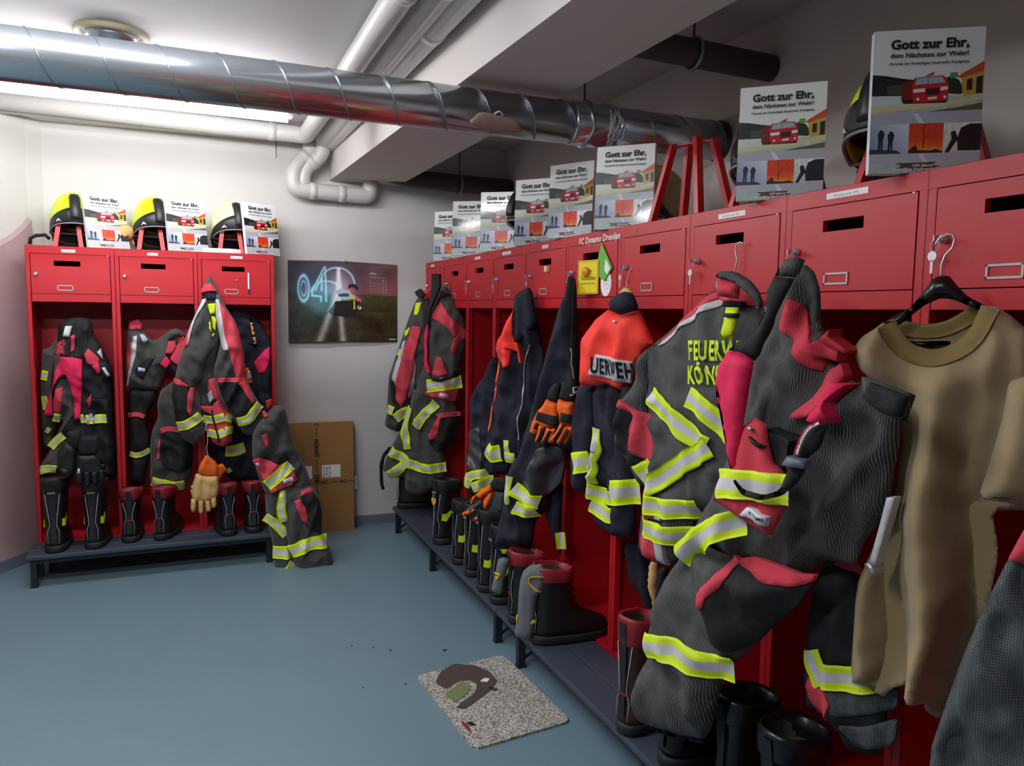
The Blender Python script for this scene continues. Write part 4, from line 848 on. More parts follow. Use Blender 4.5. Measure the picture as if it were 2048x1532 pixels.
GARMENTS = [  # outlines in millimetres: along the garment, height above the floor
 ('firefighter_jacket','dark firefighter jacket at the back left of the leftmost open locker, yellow cuff showing','jacket',None,(-2,-0.1,0.637,0),[
  ('P','body','grey',"-116,1169 -79,1182 -36,1242 -12,1253 -30,1009 -51,822 -89,662 -126,637 -134,798 -128,1011",None,0,0.0248,0.048,0.0136,0,14,2.2,0.012,1),
  ('S','reflective_stripe','hivis',"-123,1039 -90,1033",None,0,0.007,0.05),
  ('S','reflective_stripe','hivis',"-112,928 -105,854",None,0,0.007,0.03),
  ('S','reflective_stripe','hivis',"-109,753 -91,741",None,0,0.007,0.03)]),
 ('firefighter_trousers','grey firefighter trousers with a bright pink bib brace, hung in the leftmost open locker','trousers',None,(-2,-0.15,0.435,0),[
  ('P','body','blackcloth',"-29,1308 26,1341 68,1351 122,1333 136,1241 177,1163 213,1064 218,946 212,697 220,639 218,473 121,435 14,510 -68,523 -156,497 -158,537 -144,569 -102,621 -61,721 -27,785 -5,872 -58,779 -74,853 -77,961 -74,1002 -57,1126 -37,1203",None,0,0.0372,0.036,0.0238,0,14,2.2,0.012,1),
  ('Q','trouser_leg','grey',"-58,957 -19,1023 18,1017 37,954 34,814 23,831 -37,725 4,657 -63,530 -147,506 -149,543 -97,627 -56,726 -22,790 -52,820 -37,892",None,0,0.004,1),
  ('Q','back_cloth','grey',"-51,1142 -16,1147 -24,1052 -57,1004",None,0,0.004,0),
  ('Q','coral_panel','coral',"-39,1204 -14,1223 52,1256 49,1175 11,1147 -51,1145",None,0,0.004,1),
  ('Q','shoulder_strap','blackcloth',"-11,1294 36,1290 25,1137 -19,1140",None,0,0.004,0),
  ('Q','shoulder_strap','blackcloth',"56,1304 112,1290 101,1146 81,1122 37,1137",None,0,0.004,0),
  ('Q','bib','pink',"-16,1139 33,1135 81,1121 74,1003 59,805 36,811 34,917 20,1004 5,1043 -12,1045 -33,1024 -55,982 -67,949 -69,830 -110,831 -91,897 -63,982 -44,1063",'bright pink stretch bib',0,0.02,0),
  ('Q','pocket','coral',"-45,971 -14,982 -27,840 -70,849 -60,918",None,0,0.004,0),
  ('S','reflective_stripe','hivis',"-69,821 -36,812",None,0,0.007,0.045),
  ('S','reflective_stripe','hivis',"58,808 79,812",None,0,0.007,0.045),
  ('S','reflective_stripe','hivis',"83,807 126,805 184,808",None,0,0.007,0.045),
  ('Q','pocket','coral',"84,841 111,879 117,942 91,909 102,865 75,831",None,0,0.004,0),
  ('Q','knee_pad','blackcloth',"115,916 198,906 189,840 138,834 110,865",None,0,0.004,0),
  ('S','reflective_stripe','hivis',"-86,659 -57,697 -21,725",None,0,0.007,0.04),
  ('S','reflective_stripe','hivis',"-149,536 -111,555 -62,545",None,0,0.007,0.04),
  ('Q','belt_strap','coral',"91,1151 109,1180 138,1151 158,1126 153,1097 136,1088 102,1103",None,0,0.012,0),
  ('Q','belt_strap','pink',"125,1088 158,1105 165,1054 151,1047",None,0,0.014,0),
  ('Q','name_flap','navy',"158,1098 188,1107 215,1058 211,1024 194,1020 169,1054",None,0,0.02,0),
  ('Q','name_tag','tagwhite',"171,1079 184,1083 206,1037 195,1032",None,0,0.024,0),
  ('Q','name_tag','tagwhite',"10,1297 39,1297 25,1242 -3,1245",None,0,0.01,0),
  ('Q','reflective_patch','silver',"148,1160 165,1179 174,1121",None,0,0.004,0)]),
 ('carabiner','steel carabiner clipped to the trousers in the leftmost locker','carabiner',None,(-1.9,-0.205,0.765,0),[
  ('P','hook','steel',"1,833 12,845 18,828 31,832 22,813 27,788 18,767 8,789 -3,765 -13,788 2,809",None,0,0.00496,0.008,0,0,14,2.2,0.01,0)]),
 ('firefighter_jacket','grey firefighter jacket with silver collar stripes hanging at the left of the middle locker','jacket',None,(-1.7,-0.1,0.412,0),[
  ('P','body','grey',"-9,1300 25,1329 63,1311 72,1263 104,1220 139,1225 199,1279 239,1263 236,1137 195,1094 146,953 131,942 63,949 -24,957 -28,1054 -21,1140",None,0,0.0372,0.048,0.0238,0,14,2.2,0.012,1),
  ('P','sleeve','blackcloth',"-20,961 131,947 114,876 73,811 66,735 79,679 77,606 81,604 79,558 61,505 51,412 -28,418 -25,610 -23,794",None,-0.01,0.031,0.048,0.017,0,14,2.2,0.012,1),
  ('Q','collar','coral',"-1,1316 42,1333 68,1306 60,1280 2,1279",None,0,0.01,0),
  ('Q','coral_panel','coral',"-21,1136 7,1216 14,1200 -3,1109 -16,1056",None,0,0.004,0),
  ('Q','silver_stripe','silver',"17,1240 37,1248 29,1141 10,1077 -6,1019 -19,960 -26,976 -3,1109 11,1184",None,0,0.004,0),
  ('Q','silver_stripe','silver',"49,1253 68,1253 89,1221 69,1200",None,0,0.004,0),
  ('S','coral_cuff','coral',"-22,808 21,817 60,799",None,1,0.007,0.022),
  ('S','reflective_stripe','hivis',"-20,596 23,582 82,610",None,1,0.007,0.028),
  ('Q','name_flap','navy',"20,1057 45,1099 89,1125 113,1120 83,1066 62,1013 38,1029",None,0,0.016,0),
  ('Q','name_tag','tagwhite',"40,1075 72,1064 68,1043 37,1055",None,0,0.02,0)]),
 ('firefighter_trousers','grey firefighter trousers with coral waist tabs crowded in the middle of the middle locker','trousers',None,(-1.5,-0.16,0.373,0),[
  ('P','body','grey',"-15,1217 1,1281 40,1286 79,1249 75,1064 34,1011 -7,984 -52,948 -73,878 -70,796 -103,722 -115,632 -115,524 -120,463 -111,424 -43,380 48,373 93,464 104,635 107,790 112,954 97,1173 69,1238 39,1238",None,0,0.0496,0.042,0.0238,0,14,2.2,0.012,1),
  ('Q','waist_tab','coral',"-9,1213 30,1224 29,1186 3,1144 -26,1150 -15,1181",None,0,0.012,0),
  ('Q','waist_tab','coral',"-2,1122 29,1186 64,1245 93,1218 67,1154 41,1079 12,1101",None,0,0.006,0),
  ('Q','waist_tab','pink',"-53,1093 -21,1135 3,1102 -22,1068",None,0,0.03,0),
  ('Q','waist_flap','grey',"-89,1098 -64,1140 -25,1145 -21,1129 -50,1095 -65,1093 -104,1072 -124,1025 -129,1009",None,0,0.028,0),
  ('Q','shoulder_strap','blackcloth',"-18,1069 7,1095 36,1068 25,1036",None,0,0.004,0),
  ('Q','knee_pad','blackcloth',"-57,719 36,722 98,696 101,518 30,492 -45,520 -70,591",None,0,0.004,1),
  ('S','coral_trim','coral',"-57,727 -26,737 36,730",None,0,0.007,0.025),
  ('Q','coral_trim','coral',"-72,667 -61,681 -67,575 -81,568",None,0,0.004,0),
  ('S','reflective_stripe','hivis',"-112,449 -54,430 8,417 56,421",None,0,0.007,0.055)]),
 ('firefighter_jacket','bulky grey and coral firefighter jacket hung from the lock of the third left compartment','jacket',None,(-1.33,-0.3,0.635,0),[
  ('P','body','grey',"13,1534 32,1571 45,1568 70,1521 90,1466 121,1399 50,1064 74,1009 92,874 141,801 134,703 118,660 82,635 32,665 4,742 -24,808 -30,873 -26,958 -44,1012 -8,1183 -7,1324 11,1436 -4,1480",None,0,0.0372,0.036,0.0204,0,14,2.2,0.012,1),
  ('P','sleeve','grey',"-2,1458 16,1447 25,1408 29,1353 36,1297 48,1241 52,1185 0,1087 -13,1014 -40,1000 -27,909 -22,840 -18,803 -7,717 -27,686 -62,661 -115,701 -137,755 -157,845 -166,930 -165,987 -149,1017 -132,1097 -93,1216 -54,1335",None,0.04,0.0434,0.036,0.0204,25,14,2.2,0.012,1),
  ('P','sleeve','grey',"63,1470 79,1476 119,1399 160,1332 182,1264 202,1134 212,1010 242,945 282,868 291,791 322,740 311,713 264,699 197,708 153,775 134,814 85,891 57,982 44,1067 84,1213 65,1325 59,1409",None,0.05,0.0496,0.036,0.0204,-25,14,2.2,0.012,1),
  ('Q','collar','coral',"12,1527 43,1530 56,1517 68,1489 32,1490 -2,1480 -11,1479 -4,1501",None,0,0.03,0),
  ('Q','collar_lining','navy',"-7,1480 32,1490 66,1487 68,1478 62,1448 18,1447 16,1469 -2,1471",None,0,0.02,0),
  ('Q','silver_stripe','silver',"-3,1446 15,1452 15,1436 -12,1394 -43,1339 -63,1270 -77,1215 -78,1256 -64,1311 -38,1366 -13,1421",None,1,0.008,0),
  ('Q','coral_panel','coral',"-37,1380 -64,1311 -78,1256 -77,1209 -92,1188 -97,1215 -86,1256 -64,1311",None,1,0.006,0),
  ('Q','silver_stripe','silver',"61,1450 77,1445 88,1368 104,1243 121,1178 92,1178 78,1257 62,1354",None,2,0.004,0),
  ('Q','coral_panel','coral',"77,1448 92,1415 117,1388 153,1338 180,1263 204,1128 201,1014 156,1023 135,1113 121,1178 104,1243 88,1368",None,2,0.004,0),
  ('Q','hivis_tab','hivisflat',"21,1422 60,1426 58,1373 34,1367",None,0,0.012,0),
  ('Q','hivis_letter','hivisflat',"13,1312 34,1330 38,1272 28,1289",None,0,0.012,0),
  ('Q','hivis_letter','hivisflat',"40,1358 55,1353 63,1339 59,1280 46,1294 44,1325",None,0,0.012,0),
  ('Q','hivis_letter','hivisflat',"40,1258 54,1269 48,1244",None,0,0.012,0),
  ('Q','elbow_pad','blackcloth',"-159,1004 -77,987 -88,924 -80,830 -110,805 -148,796 -164,927",None,1,0.004,0),
  ('Q','coral_trim','coral',"-152,1027 -128,1024 -77,987 -105,985 -157,1004",None,1,0.006,0),
  ('Q','coral_trim','coral',"-72,981 -53,976 -65,871 -76,830 -92,862 -87,945",None,1,0.006,0),
  ('S','reflective_stripe','hivis',"-141,770 -81,788 -23,828",None,1,0.007,0.05),
  ('Q','elbow_pad','blackcloth',"64,1002 165,1005 199,935 238,885 197,828 157,808 127,830 84,922",None,2,0.004,0),
  ('S','coral_trim','coral',"65,1017 125,1020 201,1014",None,2,0.007,0.022),
  ('Q','coral_trim','coral',"165,1000 215,1009 249,907 238,885 204,935",None,2,0.006,0),
  ('S','reflective_stripe','hivis',"158,787 217,800 248,848 279,879",None,2,0.007,0.05),
  ('Q','front_panel','coral',"19,1015 53,1025 91,907 139,830 131,668 80,646 31,673 8,760 34,823 -24,857 -33,873 35,871 61,907 12,925",None,0,0.02,0),
  ('S','reflective_stripe','hivis',"-15,804 34,797 93,816",None,0,0.026,0.042),
  ('S','reflective_stripe','hivis',"8,729 57,716 94,735",None,0,0.026,0.042),
  ('S','reflective_stripe','hivis',"96,816 136,798",None,0,0.026,0.04),
  ('S','reflective_stripe','hivis',"94,741 137,739",None,0,0.026,0.04),
  ('Q','silver_stripe','silver',"30,962 41,914 21,888 10,936",None,0,0.026,0),
  ('S','zip','blackcloth',"30,851 38,792 57,727 63,673",None,0,0.03,0.01)]),
 ('work_trousers','dark navy work trousers with hi-vis bands hanging deep in the left row third locker','trousers',None,(-1.15,-0.12,0.394,0),[
  ('P','body','navy',"-90,1334 -9,1405 125,1336 192,1191 196,869 183,573 138,397 -28,394 -134,505 -137,994",None,0,0.031,0.048,0.0204,0,14,2.2,0.012,1),
  ('S','reflective_stripe','hivis',"-78,591 -31,588 28,602",None,0,0.007,0.06),
  ('S','reflective_stripe','hivis',"-70,488 -54,464",None,0,0.007,0.03),
  ('Q','bib','pink',"87,1095 154,1172 175,1180 173,1094 139,1033 110,1029",None,0,0.004,0),
  ('Q','orange_tag','orange',"37,1061 54,1065 77,974 44,974",None,0,0.004,0),
  ('Q','silver_tag','silver',"49,1044 61,1048 73,1000 48,996",None,0,0.008,0)]),
 ('coat_hanger','bare wooden coat hanger standing on end in the left row third locker','hanger',None,(-1.05,-0.2,1.179,0),[
  ('P','arm','wood',"-37,1344 -25,1344 1,1192 -12,1179 -26,1260",None,0,0.00496,0.008,0,0,14,2.2,0.01,1),
  ('P','arm','wood',"-47,1209 -11,1192 -4,1179 -47,1201",None,0,0.00372,0.008,0,0,14,2.2,0.01,1)]),
 ('firefighter_trousers','grey firefighter trousers slumped over the right end of the left bench, feet on floor','trousers',None,(-0.85,-0.52,0.000,0),[
  ('P','body','grey',"-255,731 -227,789 -191,831 -155,882 -120,888 -85,872 -72,797 -44,683 19,542 51,433 25,374 -84,375 -191,399 -231,515 -257,620",None,0,0.0434,0.042,0.0238,-25,14,2.2,0.012,1),
  ('P','trouser_leg','grey',"-197,422 -83,443 -71,290 -73,106 -60,35 -31,-15 -28,-66 -83,-71 -148,-56 -154,0 -158,108 -163,146 -179,224 -192,301",None,0,0.0372,0.036,0.017,0,14,2.2,0.012,1),
  ('P','trouser_leg','grey',"-101,429 -51,455 47,440 87,368 102,282 96,174 129,116 145,60 163,-9 128,-40 60,-59 -2,-63 -35,-20 -63,45 -87,147 -103,255",None,0.03,0.0496,0.042,0.0204,-20,14,2.2,0.012,1),
  ('Q','pocket_flap','blackcloth',"-226,616 -198,617 -93,648 -76,593 -122,572 -160,589",None,0,0.012,0),
  ('Q','pocket','coral',"-257,596 -226,616 -157,588 -122,573 -80,594 -28,480 -103,447 -170,424 -234,547",None,0,0.016,0),
  ('S','reflective_stripe','hivis',"-191,463 -131,518 -66,573",None,0,0.02,0.06),
  ('Q','eyelet','tagwhite',"-244,582 -234,591 -224,581 -234,570",None,0,0.022,0),
  ('Q','label_patch','tagwhite',"-110,495 -60,508 -54,487 -105,475",None,0,0.024,0),
  ('Q','belt_strap','red',"-184,914 -155,923 -150,887 -180,867",None,0,0.01,0),
  ('Q','belt_strap','coral',"-205,857 -190,862 -176,835 -196,820",None,0,0.01,0),
  ('Q','belt_strap','coral',"-212,731 -182,746 -173,672 -188,667",None,0,0.004,0),
  ('S','reflective_stripe','hivis',"-97,435 -112,384 -123,332 -106,263",None,1,0.03,0.05),
  ('S','reflective_stripe','hivis',"-199,288 -140,245 -91,179",None,1,0.007,0.05),
  ('S','reflective_stripe','hivis',"-162,88 -113,86 -67,83",None,1,0.007,0.07),
  ('S','reflective_stripe','hivis',"-104,-49 -79,-13 -53,22",None,1,0.007,0.055),
  ('S','reflective_stripe','hivis',"-75,90 -17,122 56,137 121,134",None,2,0.007,0.07),
  ('Q','knee_pad','blackcloth',"-25,403 15,418 44,416 80,372 95,294 90,195 71,185 35,208 2,238 17,301",None,2,0.008,1),
  ('Q','coral_trim','coral',"-25,403 -14,428 37,437 51,416 15,415",None,2,0.008,0),
  ('Q','coral_trim','coral',"-54,375 -28,388 3,340 17,286 12,245 -15,266",None,2,0.008,0),
  ('S','hem','blackcloth',"-33,-41 54,-48 151,3",None,2,0.007,0.02),
  ('S','hem','blackcloth',"-154,-42 -87,-57 -36,-53",None,1,0.007,0.012)]),
 ('firefighter_jacket','coral and grey firefighter jacket at the far end of the right row','jacket',None,(-0.1,-0.08,0.625,-30),[
  ('P','body','grey',"6,1455 44,1512 94,1529 111,1342 87,1096 80,903 -2,907 -12,773 -51,685 -100,625 -159,647 -192,670 -179,734 -171,864 -164,961 -163,982 -124,1099 -82,1216 -40,1340",None,0,0.0434,0.048,0.0204,0,14,2.2,0.012,1),
  ('Q','coral_panel','coral',"1,1308 64,1301 19,1138 6,1015 -19,907 -34,844 -68,796 -107,852 -107,929 -78,1054 -44,1177",None,0,0.012,1),
  ('Q','silver_stripe','silver',"-59,1209 -40,1218 -72,1053 -105,929 -135,977",None,0,0.004,0),
  ('Q','silver_stripe','silver',"8,1153 21,1055 9,907 -2,883 -26,853 -31,967 -17,931 4,1030",None,0,0.004,0),
  ('Q','hivis_tab','hivisflat',"16,1450 60,1455 33,1373 8,1377",None,0,0.004,0),
  ('Q','hivis_tab','hivisflat',"-53,1275 -13,1300 -31,1251 -53,1238",None,0,0.004,0),
  ('S','reflective_stripe','hivis',"-71,1160 -88,1119",None,0,0.007,0.03),
  ('Q','collar','blackcloth',"7,1518 44,1539 86,1503 69,1479 24,1490",None,0,0.02,0),
  ('Q','collar','coral',"63,1527 104,1535 96,1479 72,1471",None,0,0.012,0),
  ('Q','elbow_pad','blackcloth',"-148,964 -114,956 -109,851 -75,785 -114,750 -133,841",None,0,0.004,0),
  ('S','reflective_stripe','hivis',"-162,783 -118,770",None,0,0.007,0.055),
  ('S','reflective_stripe','hivis',"-106,722 -64,757 -23,773",None,0,0.007,0.06)]),
 ('firefighter_trousers','grey firefighter trousers with yellow crossed bands on the second lock of the right row','trousers',None,(-0.2,-0.42,0.310,-40),[
  ('P','body','grey',"147,1497 175,1545 211,1546 252,1461 300,1387 325,1336 324,1202 302,1134 295,1028 296,951 286,991 259,877 288,826 284,747 261,640 205,583 201,512 206,432 159,383 44,310 -43,325 -53,402 -44,439 -122,397 -201,445 -157,558 -132,605 -68,717 -20,836 -1,944 18,939 42,1026 83,1119 91,1309 107,1422",None,0,0.0496,0.054,0.0204,0,14,2.2,0.012,1),
  ('Q','coral_panel','coral',"157,1429 193,1452 245,1386 333,1292 329,1248 301,1240 229,1320 141,1362",None,0,0.004,0),
  ('Q','coral_panel','coral',"278,1247 309,1284 302,1232 282,1165 258,1168",None,0,0.004,0),
  ('Q','pocket','coral',"174,1143 207,1137 239,1044 191,1031 142,1041 158,1101",None,0,0.004,0),
  ('Q','pocket','coral',"115,945 204,957 291,966 269,883 204,904 109,923",None,0,0.01,0),
  ('S','reflective_stripe','hivis',"122,973 211,988 311,1003",None,0,0.012,0.075),
  ('Q','label_patch','tagwhite',"201,940 247,928 241,908 194,918",None,0,0.014,0),
  ('Q','pocket_flap','blackcloth',"140,1026 212,1022 315,1085 292,1032 212,999 156,1005",None,0,0.016,0),
  ('Q','bib','pink',"83,1287 114,1332 112,1198 117,1123 141,1049 129,1041 92,1100 76,1212",None,0,0.02,0),
  ('Q','shoulder_strap','blackcloth',"126,1606 174,1613 175,1525 139,1422 124,1303 114,1347 123,1495",None,0,0.02,0),
  ('Q','shoulder_strap','blackcloth',"177,1481 197,1518 241,1496 193,1474 138,1385 122,1318",None,0,0.016,0),
  ('Q','knee_pad','blackcloth',"193,791 304,806 277,665 203,590 157,596 119,655",None,0,0.004,1),
  ('S','coral_trim','coral',"175,799 231,813 303,815",None,0,0.007,0.025),
  ('Q','coral_trim','coral',"171,786 203,792 194,739 157,667 129,656 123,687",None,0,0.007,0),
  ('S','reflective_stripe','hivis',"-2,842 -33,735 -9,594",None,0,0.007,0.05),
  ('S','reflective_stripe','hivis',"44,730 96,808 180,878",None,0,0.007,0.055),
  ('S','reflective_stripe','hivis',"-125,577 -62,554 -6,523",None,0,0.007,0.055),
  ('S','reflective_stripe','hivis',"-8,518 102,486 217,499",None,0,0.007,0.055),
  ('S','reflective_stripe','hivis',"-140,423 -71,464 -13,522",None,0,0.007,0.055)]),
 ('shoulder_harness','black breathing-apparatus harness strap drooping beside the farthest boots of the right row','strap',None,(-0.3,-0.15,0.285,-20),[
  ('P','webbing','blackcloth',"25,565 44,551 -3,498 -17,413 -12,318 -3,295 -21,285 -35,328 -38,451 -16,517",None,0,0.0124,0.012,0.0034,0,14,2.2,0.01,1)]),
 ('work_trousers','navy work trousers with grey leather knee patch inside the fourth right compartment','trousers',None,(0.04,-1.35,0.467,-50),[
  ('P','body','navy',"-259,924 -192,1049 -163,1074 -117,1186 -62,1162 -51,906 -84,643 -110,720 -108,590 -140,506 -214,467 -266,535 -249,611 -259,705 -234,694 -237,958",None,0,0.0372,0.036,0.0204,0,14,2.2,0.012,1),
  ('Q','knee_patch','leather',"-244,800 -154,842 -148,718 -137,629 -216,601 -238,687",None,0,0.004,1),
  ('S','reflective_stripe','hivis',"-245,551 -220,584 -98,615",None,0,0.007,0.045),
  ('S','reflective_stripe','hivis',"-203,523 -137,553 -89,573",None,0,0.007,0.05),
  ('S','reflective_stripe','hivis',"-241,556 -207,541",None,0,0.007,0.045)]),
 ('work_jacket','navy work jacket with an orange shoulder hung from the fifth lock on the right','jacket',None,(-0.1,-1.6,0.656,-50),[
  ('P','body','navy',"42,1479 77,1499 109,1513 128,1490 155,1361 189,1225 192,1077 139,912 110,703 45,721 17,672 -35,670 -72,656 -106,692 -92,760 -103,711 -94,827 -59,1003 -22,1182 -46,1211 -56,1240 -11,1328 33,1410",None,0,0.0434,0.048,0.0272,0,14,2.2,0.012,1),
  ('P','coat_flap','navy',"67,1477 133,1511 149,1483 179,1361 124,1304 93,1276 64,1280 66,1382",None,0.05,0.0186,0.03,0.0102,0,14,2.2,0.012,1),
  ('Q','orange_shoulder','fluored',"65,1413 63,1279 52,1233 40,1164 27,1161 -33,1242",None,0,0.01,0),
  ('Q','orange_shoulder','fluored',"20,1247 42,1268 80,1272 100,1182 92,1179 81,1232 49,1243",None,0,0.03,0),
  ('Q','orange_edge','orange',"-26,1213 -3,1185 -37,1090 -50,1084",None,0,0.004,0),
  ('Q','orange_edge','orange',"-56,995 -46,972 -59,859 -66,870",None,0,0.004,0),
  ('Q','pink_edge','coral',"-6,1179 -2,1162 -39,985 -50,1037 -34,1096",None,0,0.004,0),
  ('Q','silver_edge','silver',"-36,1090 -30,1097 -46,1043 -51,1055",None,0,0.006,0),
  ('S','zip','steel',"143,1265 121,1202 103,1161 104,1018 98,844",None,0,0.007,0.006),
  ('S','reflective_stripe','hivis',"-72,787 -41,766 5,777",None,0,0.007,0.075),
  ('S','reflective_stripe','hivis',"38,839 45,734",None,0,0.007,0.03),
  ('S','reflective_stripe','hivis',"25,761 77,760",None,0,0.007,0.045)]),
 ('work_coverall','long navy coverall with grey leather knee hanging from the sixth lock of the right row','coverall',None,(-0.14,-2,0.414,-55),[
  ('P','body','navy',"137,1536 153,1548 171,1536 179,1492 184,1368 195,1219 198,1018 184,864 80,778 82,720 77,621 19,576 1,449 -95,437 -187,414 -166,485 -146,580 -121,722 -101,785 -64,837 -7,1027 38,1186 81,1341 103,1422 135,1482",None,0,0.0496,0.048,0.0272,0,14,2.2,0.012,1),
  ('P','trouser_leg','navy',"20,674 59,715 118,735 114,629 115,429 98,450 64,527 36,588",None,-0.04,0.031,0.036,0.017,0,14,2.2,0.012,1),
  ('Q','knee_patch','leather',"44,868 19,796 -19,722 15,681 74,678 136,743 153,824 165,881 108,897",None,0,0.016,1),
  ('S','reflective_stripe','hivis',"-47,708 4,674 64,660",None,0,0.02,0.055),
  ('S','reflective_stripe','hivis',"-42,632 5,616 51,623",None,0,0.02,0.05),
  ('S','reflective_stripe','hivis',"-69,753 -75,708 -85,639",None,0,0.012,0.035),
  ('S','reflective_stripe','silver',"25,634 52,620",None,1,0.007,0.03),
  ('S','reflective_stripe','silver',"57,680 70,693",None,1,0.007,0.03),
  ('S','reflective_stripe','hivis',"116,531 124,463",None,1,0.007,0.035),
  ('Q','hivis_tab','hivisflat',"-147,426 -109,427 -121,407 -138,407",None,0,0.004,0)]),
 ('wooden_hanger','pale wooden coat hanger carrying the fluorescent red and navy jacket','hanger',None,(-0.1,-2.42,1.448,-75),[
  ('P','yoke','wood',"95,1461 106,1479 121,1489 141,1492 159,1478 172,1461 137,1448",None,0,0.00744,0.009,0,0,14,2.2,0.01,1),
  ('T','hook','steel',"158,1488 154,1505 162,1526 165,1542 171,1549 178,1545",0.0016,0.02)]),
 ('work_jacket','navy jacket with fluorescent red yoke and ERWEHR lettering','jacket',None,(-0.14,-2.42,0.655,-72),[
  ('P','body','navy',"47,1169 174,1188 204,1139 208,1037 237,865 247,680 211,667 142,655 69,676 26,766 13,819 47,936 58,928",None,0,0.0372,0.054,0.0272,0,14,2.2,0.012,1),
  ('P','sleeve','navy',"-30,1163 56,1165 58,1017 28,932 15,813 9,781 -40,769 -62,789 -68,866 -66,918 -60,909 -61,1026 -41,1097",None,-0.01,0.031,0.03,0.017,0,14,2.2,0.012,1),
  ('P','sleeve','navy',"212,1177 256,1172 266,1048 279,930 288,698 182,678 182,862 202,998",None,0.05,0.031,0.03,0.017,0,14,2.2,0.012,1),
  ('P','yoke','fluored',"143,1417 177,1405 236,1410 273,1414 306,1362 333,1315 293,1281 254,1230 228,1186 213,1157 174,1165 146,1175 100,1164 25,1156 25,1241 26,1316 87,1383",None,0.05,0.0372,0.06,0.0136,0,14,5,0.012,0),
  ('P','collar','navy',"191,1448 210,1462 241,1472 278,1467 303,1422 275,1410 228,1399 198,1409 185,1429",None,0.09,0.031,0.024,0.0068,0,14,2.2,0.012,1),
  ('Q','silver_band','silver',"129,1271 195,1265 261,1254 248,1185 198,1190 105,1203",None,3,0.006,0),
  ('W','lettering','ink',"112,1212 257,1198",'black lettering of the word FEUERWEHR, cut off by folds',3,0.009,0.05,'UERWEH'),
  ('Q','snap','tagwhite',"199,1379 205,1384 211,1379 206,1374",None,3,0.008,0),
  ('S','reflective_stripe','hivis',"-33,878 -4,887 31,893",None,1,0.007,0.075),
  ('S','reflective_stripe','hivis',"88,1020 85,936 79,944 67,829",None,0,0.007,0.045),
  ('S','reflective_stripe','hivis',"54,809 106,787 171,795",None,0,0.009,0.05),
  ('S','reflective_stripe','hivis',"71,755 128,733 174,729",None,0,0.009,0.05),
  ('S','reflective_stripe','hivis',"207,830 255,841 305,848",None,2,0.007,0.08)]),
 ('wire_hanger','steel wire coat hanger hooked into the letter slot of the eighth locker door','hanger',None,(-0.02,-3,1.550,-85),[
  ('T','hook','steel',"29,1515 36,1544 37,1557 30,1579 33,1594 45,1601 55,1598 58,1592",0.0018,0)]),
 ('firefighter_jacket','big grey firefighter jacket seen from the back, neon FEUERWEHR lettering and crossed yellow bands','jacket',None,(-0.12,-2.95,0.669,-78),[
  ('P','body','stripe',"95,1467 122,1470 203,1465 252,1441 278,1394 303,1271 318,1076 307,942 75,838 59,774 29,721 5,686 -22,673 -99,669 -152,691 -147,764 -127,888 -123,964 -129,1170 -122,1278 -116,1315 -70,1344 -18,1381 48,1429",None,0,0.0434,0.078,0.017,0,14,2.2,0.012,1),
  ('P','sleeve','stripe',"-81,1325 -142,1284 -159,1201 -216,1129 -228,1070 -218,994 -154,937 -132,894 -116,892 -101,919 -97,971 -96,1175 -85,1271",None,0.02,0.0372,0.036,0.0204,-15,14,2.2,0.012,1),
  ('Q','coral_yoke','coral',"121,1467 133,1449 102,1428 10,1381 -41,1340 -65,1322 -65,1331 -19,1367 37,1418 80,1443",None,0,0.004,0),
  ('Q','silver_stripe','silver',"133,1445 162,1433 103,1410 5,1362 -40,1325 -73,1313 -65,1325 10,1380 81,1423",None,0,0.004,0),
  ('Q','coral_yoke','coral',"131,1498 219,1483 231,1448 283,1439 295,1412 255,1428 167,1434 136,1447",None,0,0.008,0),
  ('Q','silver_stripe','silver',"252,1426 280,1426 298,1412 299,1400",None,0,0.01,0),
  ('P','collar','stripe',"181,1502 195,1513 243,1511 290,1488 319,1458 334,1417 329,1402 307,1435 269,1466 225,1489 191,1494",None,0.09,0.0186,0.018,0.0051,0,14,2.2,0.012,1),
  ('P','collar_tab','coralstripe',"181,1494 221,1490 258,1482 252,1444 189,1451",None,0.085,0.0186,0.018,0.0034,0,14,2.2,0.012,0),
  ('P','loop_strap','hivisflat',"227,1424 266,1423 263,1386 248,1343 210,1346 220,1385",'bright yellow fold-over strap',0.1,0.00744,0.008,0.0034,0,14,2.2,0.012,0),
  ('Q','loop_base','blackcloth',"184,1441 226,1439 225,1423 185,1425",None,0,0.018,0),
  ('Q','label_patch','ink',"233,1409 268,1408 266,1397 233,1400",None,8,0.004,0),
  ('W','lettering','hivisflat',"71,1284 314,1294",'neon yellow lettering FEUERWEHR',0,0.009,0.05,'FEUERWEHR'),
  ('W','lettering','hivisflat',"69,1219 346,1237",'neon yellow lettering KÖNIGSTEIN',0,0.009,0.047,'KÖNIGSTEIN'),
  ('S','reflective_stripe','hivis',"-77,1171 7,1126 83,1082 144,1055",None,0,0.007,0.058),
  ('S','reflective_stripe','hivis',"154,1059 95,1019 40,979 -81,900",None,0,0.01,0.058),
  ('S','reflective_stripe','hivis',"73,1183 128,1164 193,1118 224,1094",None,0,0.007,0.058),
  ('S','reflective_stripe','hivis',"-98,853 -42,855 12,860 118,879",None,0,0.012,0.056),
  ('S','reflective_stripe','hivis',"-98,785 -18,779 98,794",None,0,0.012,0.056),
  ('Q','coral_panel','coral',"-92,838 -48,837 -44,816 -94,820",None,0,0.006,0),
  ('Q','coral_panel','coral',"-110,756 -43,755 -42,691 -62,687 -113,708",None,0,0.006,0),
  ('Q','silver_stripe','silver',"-46,837 -20,837 -19,817 -42,817",None,0,0.008,0),
  ('Q','silver_stripe','silver',"-41,755 -7,760 -8,685 -40,693",None,0,0.008,0),
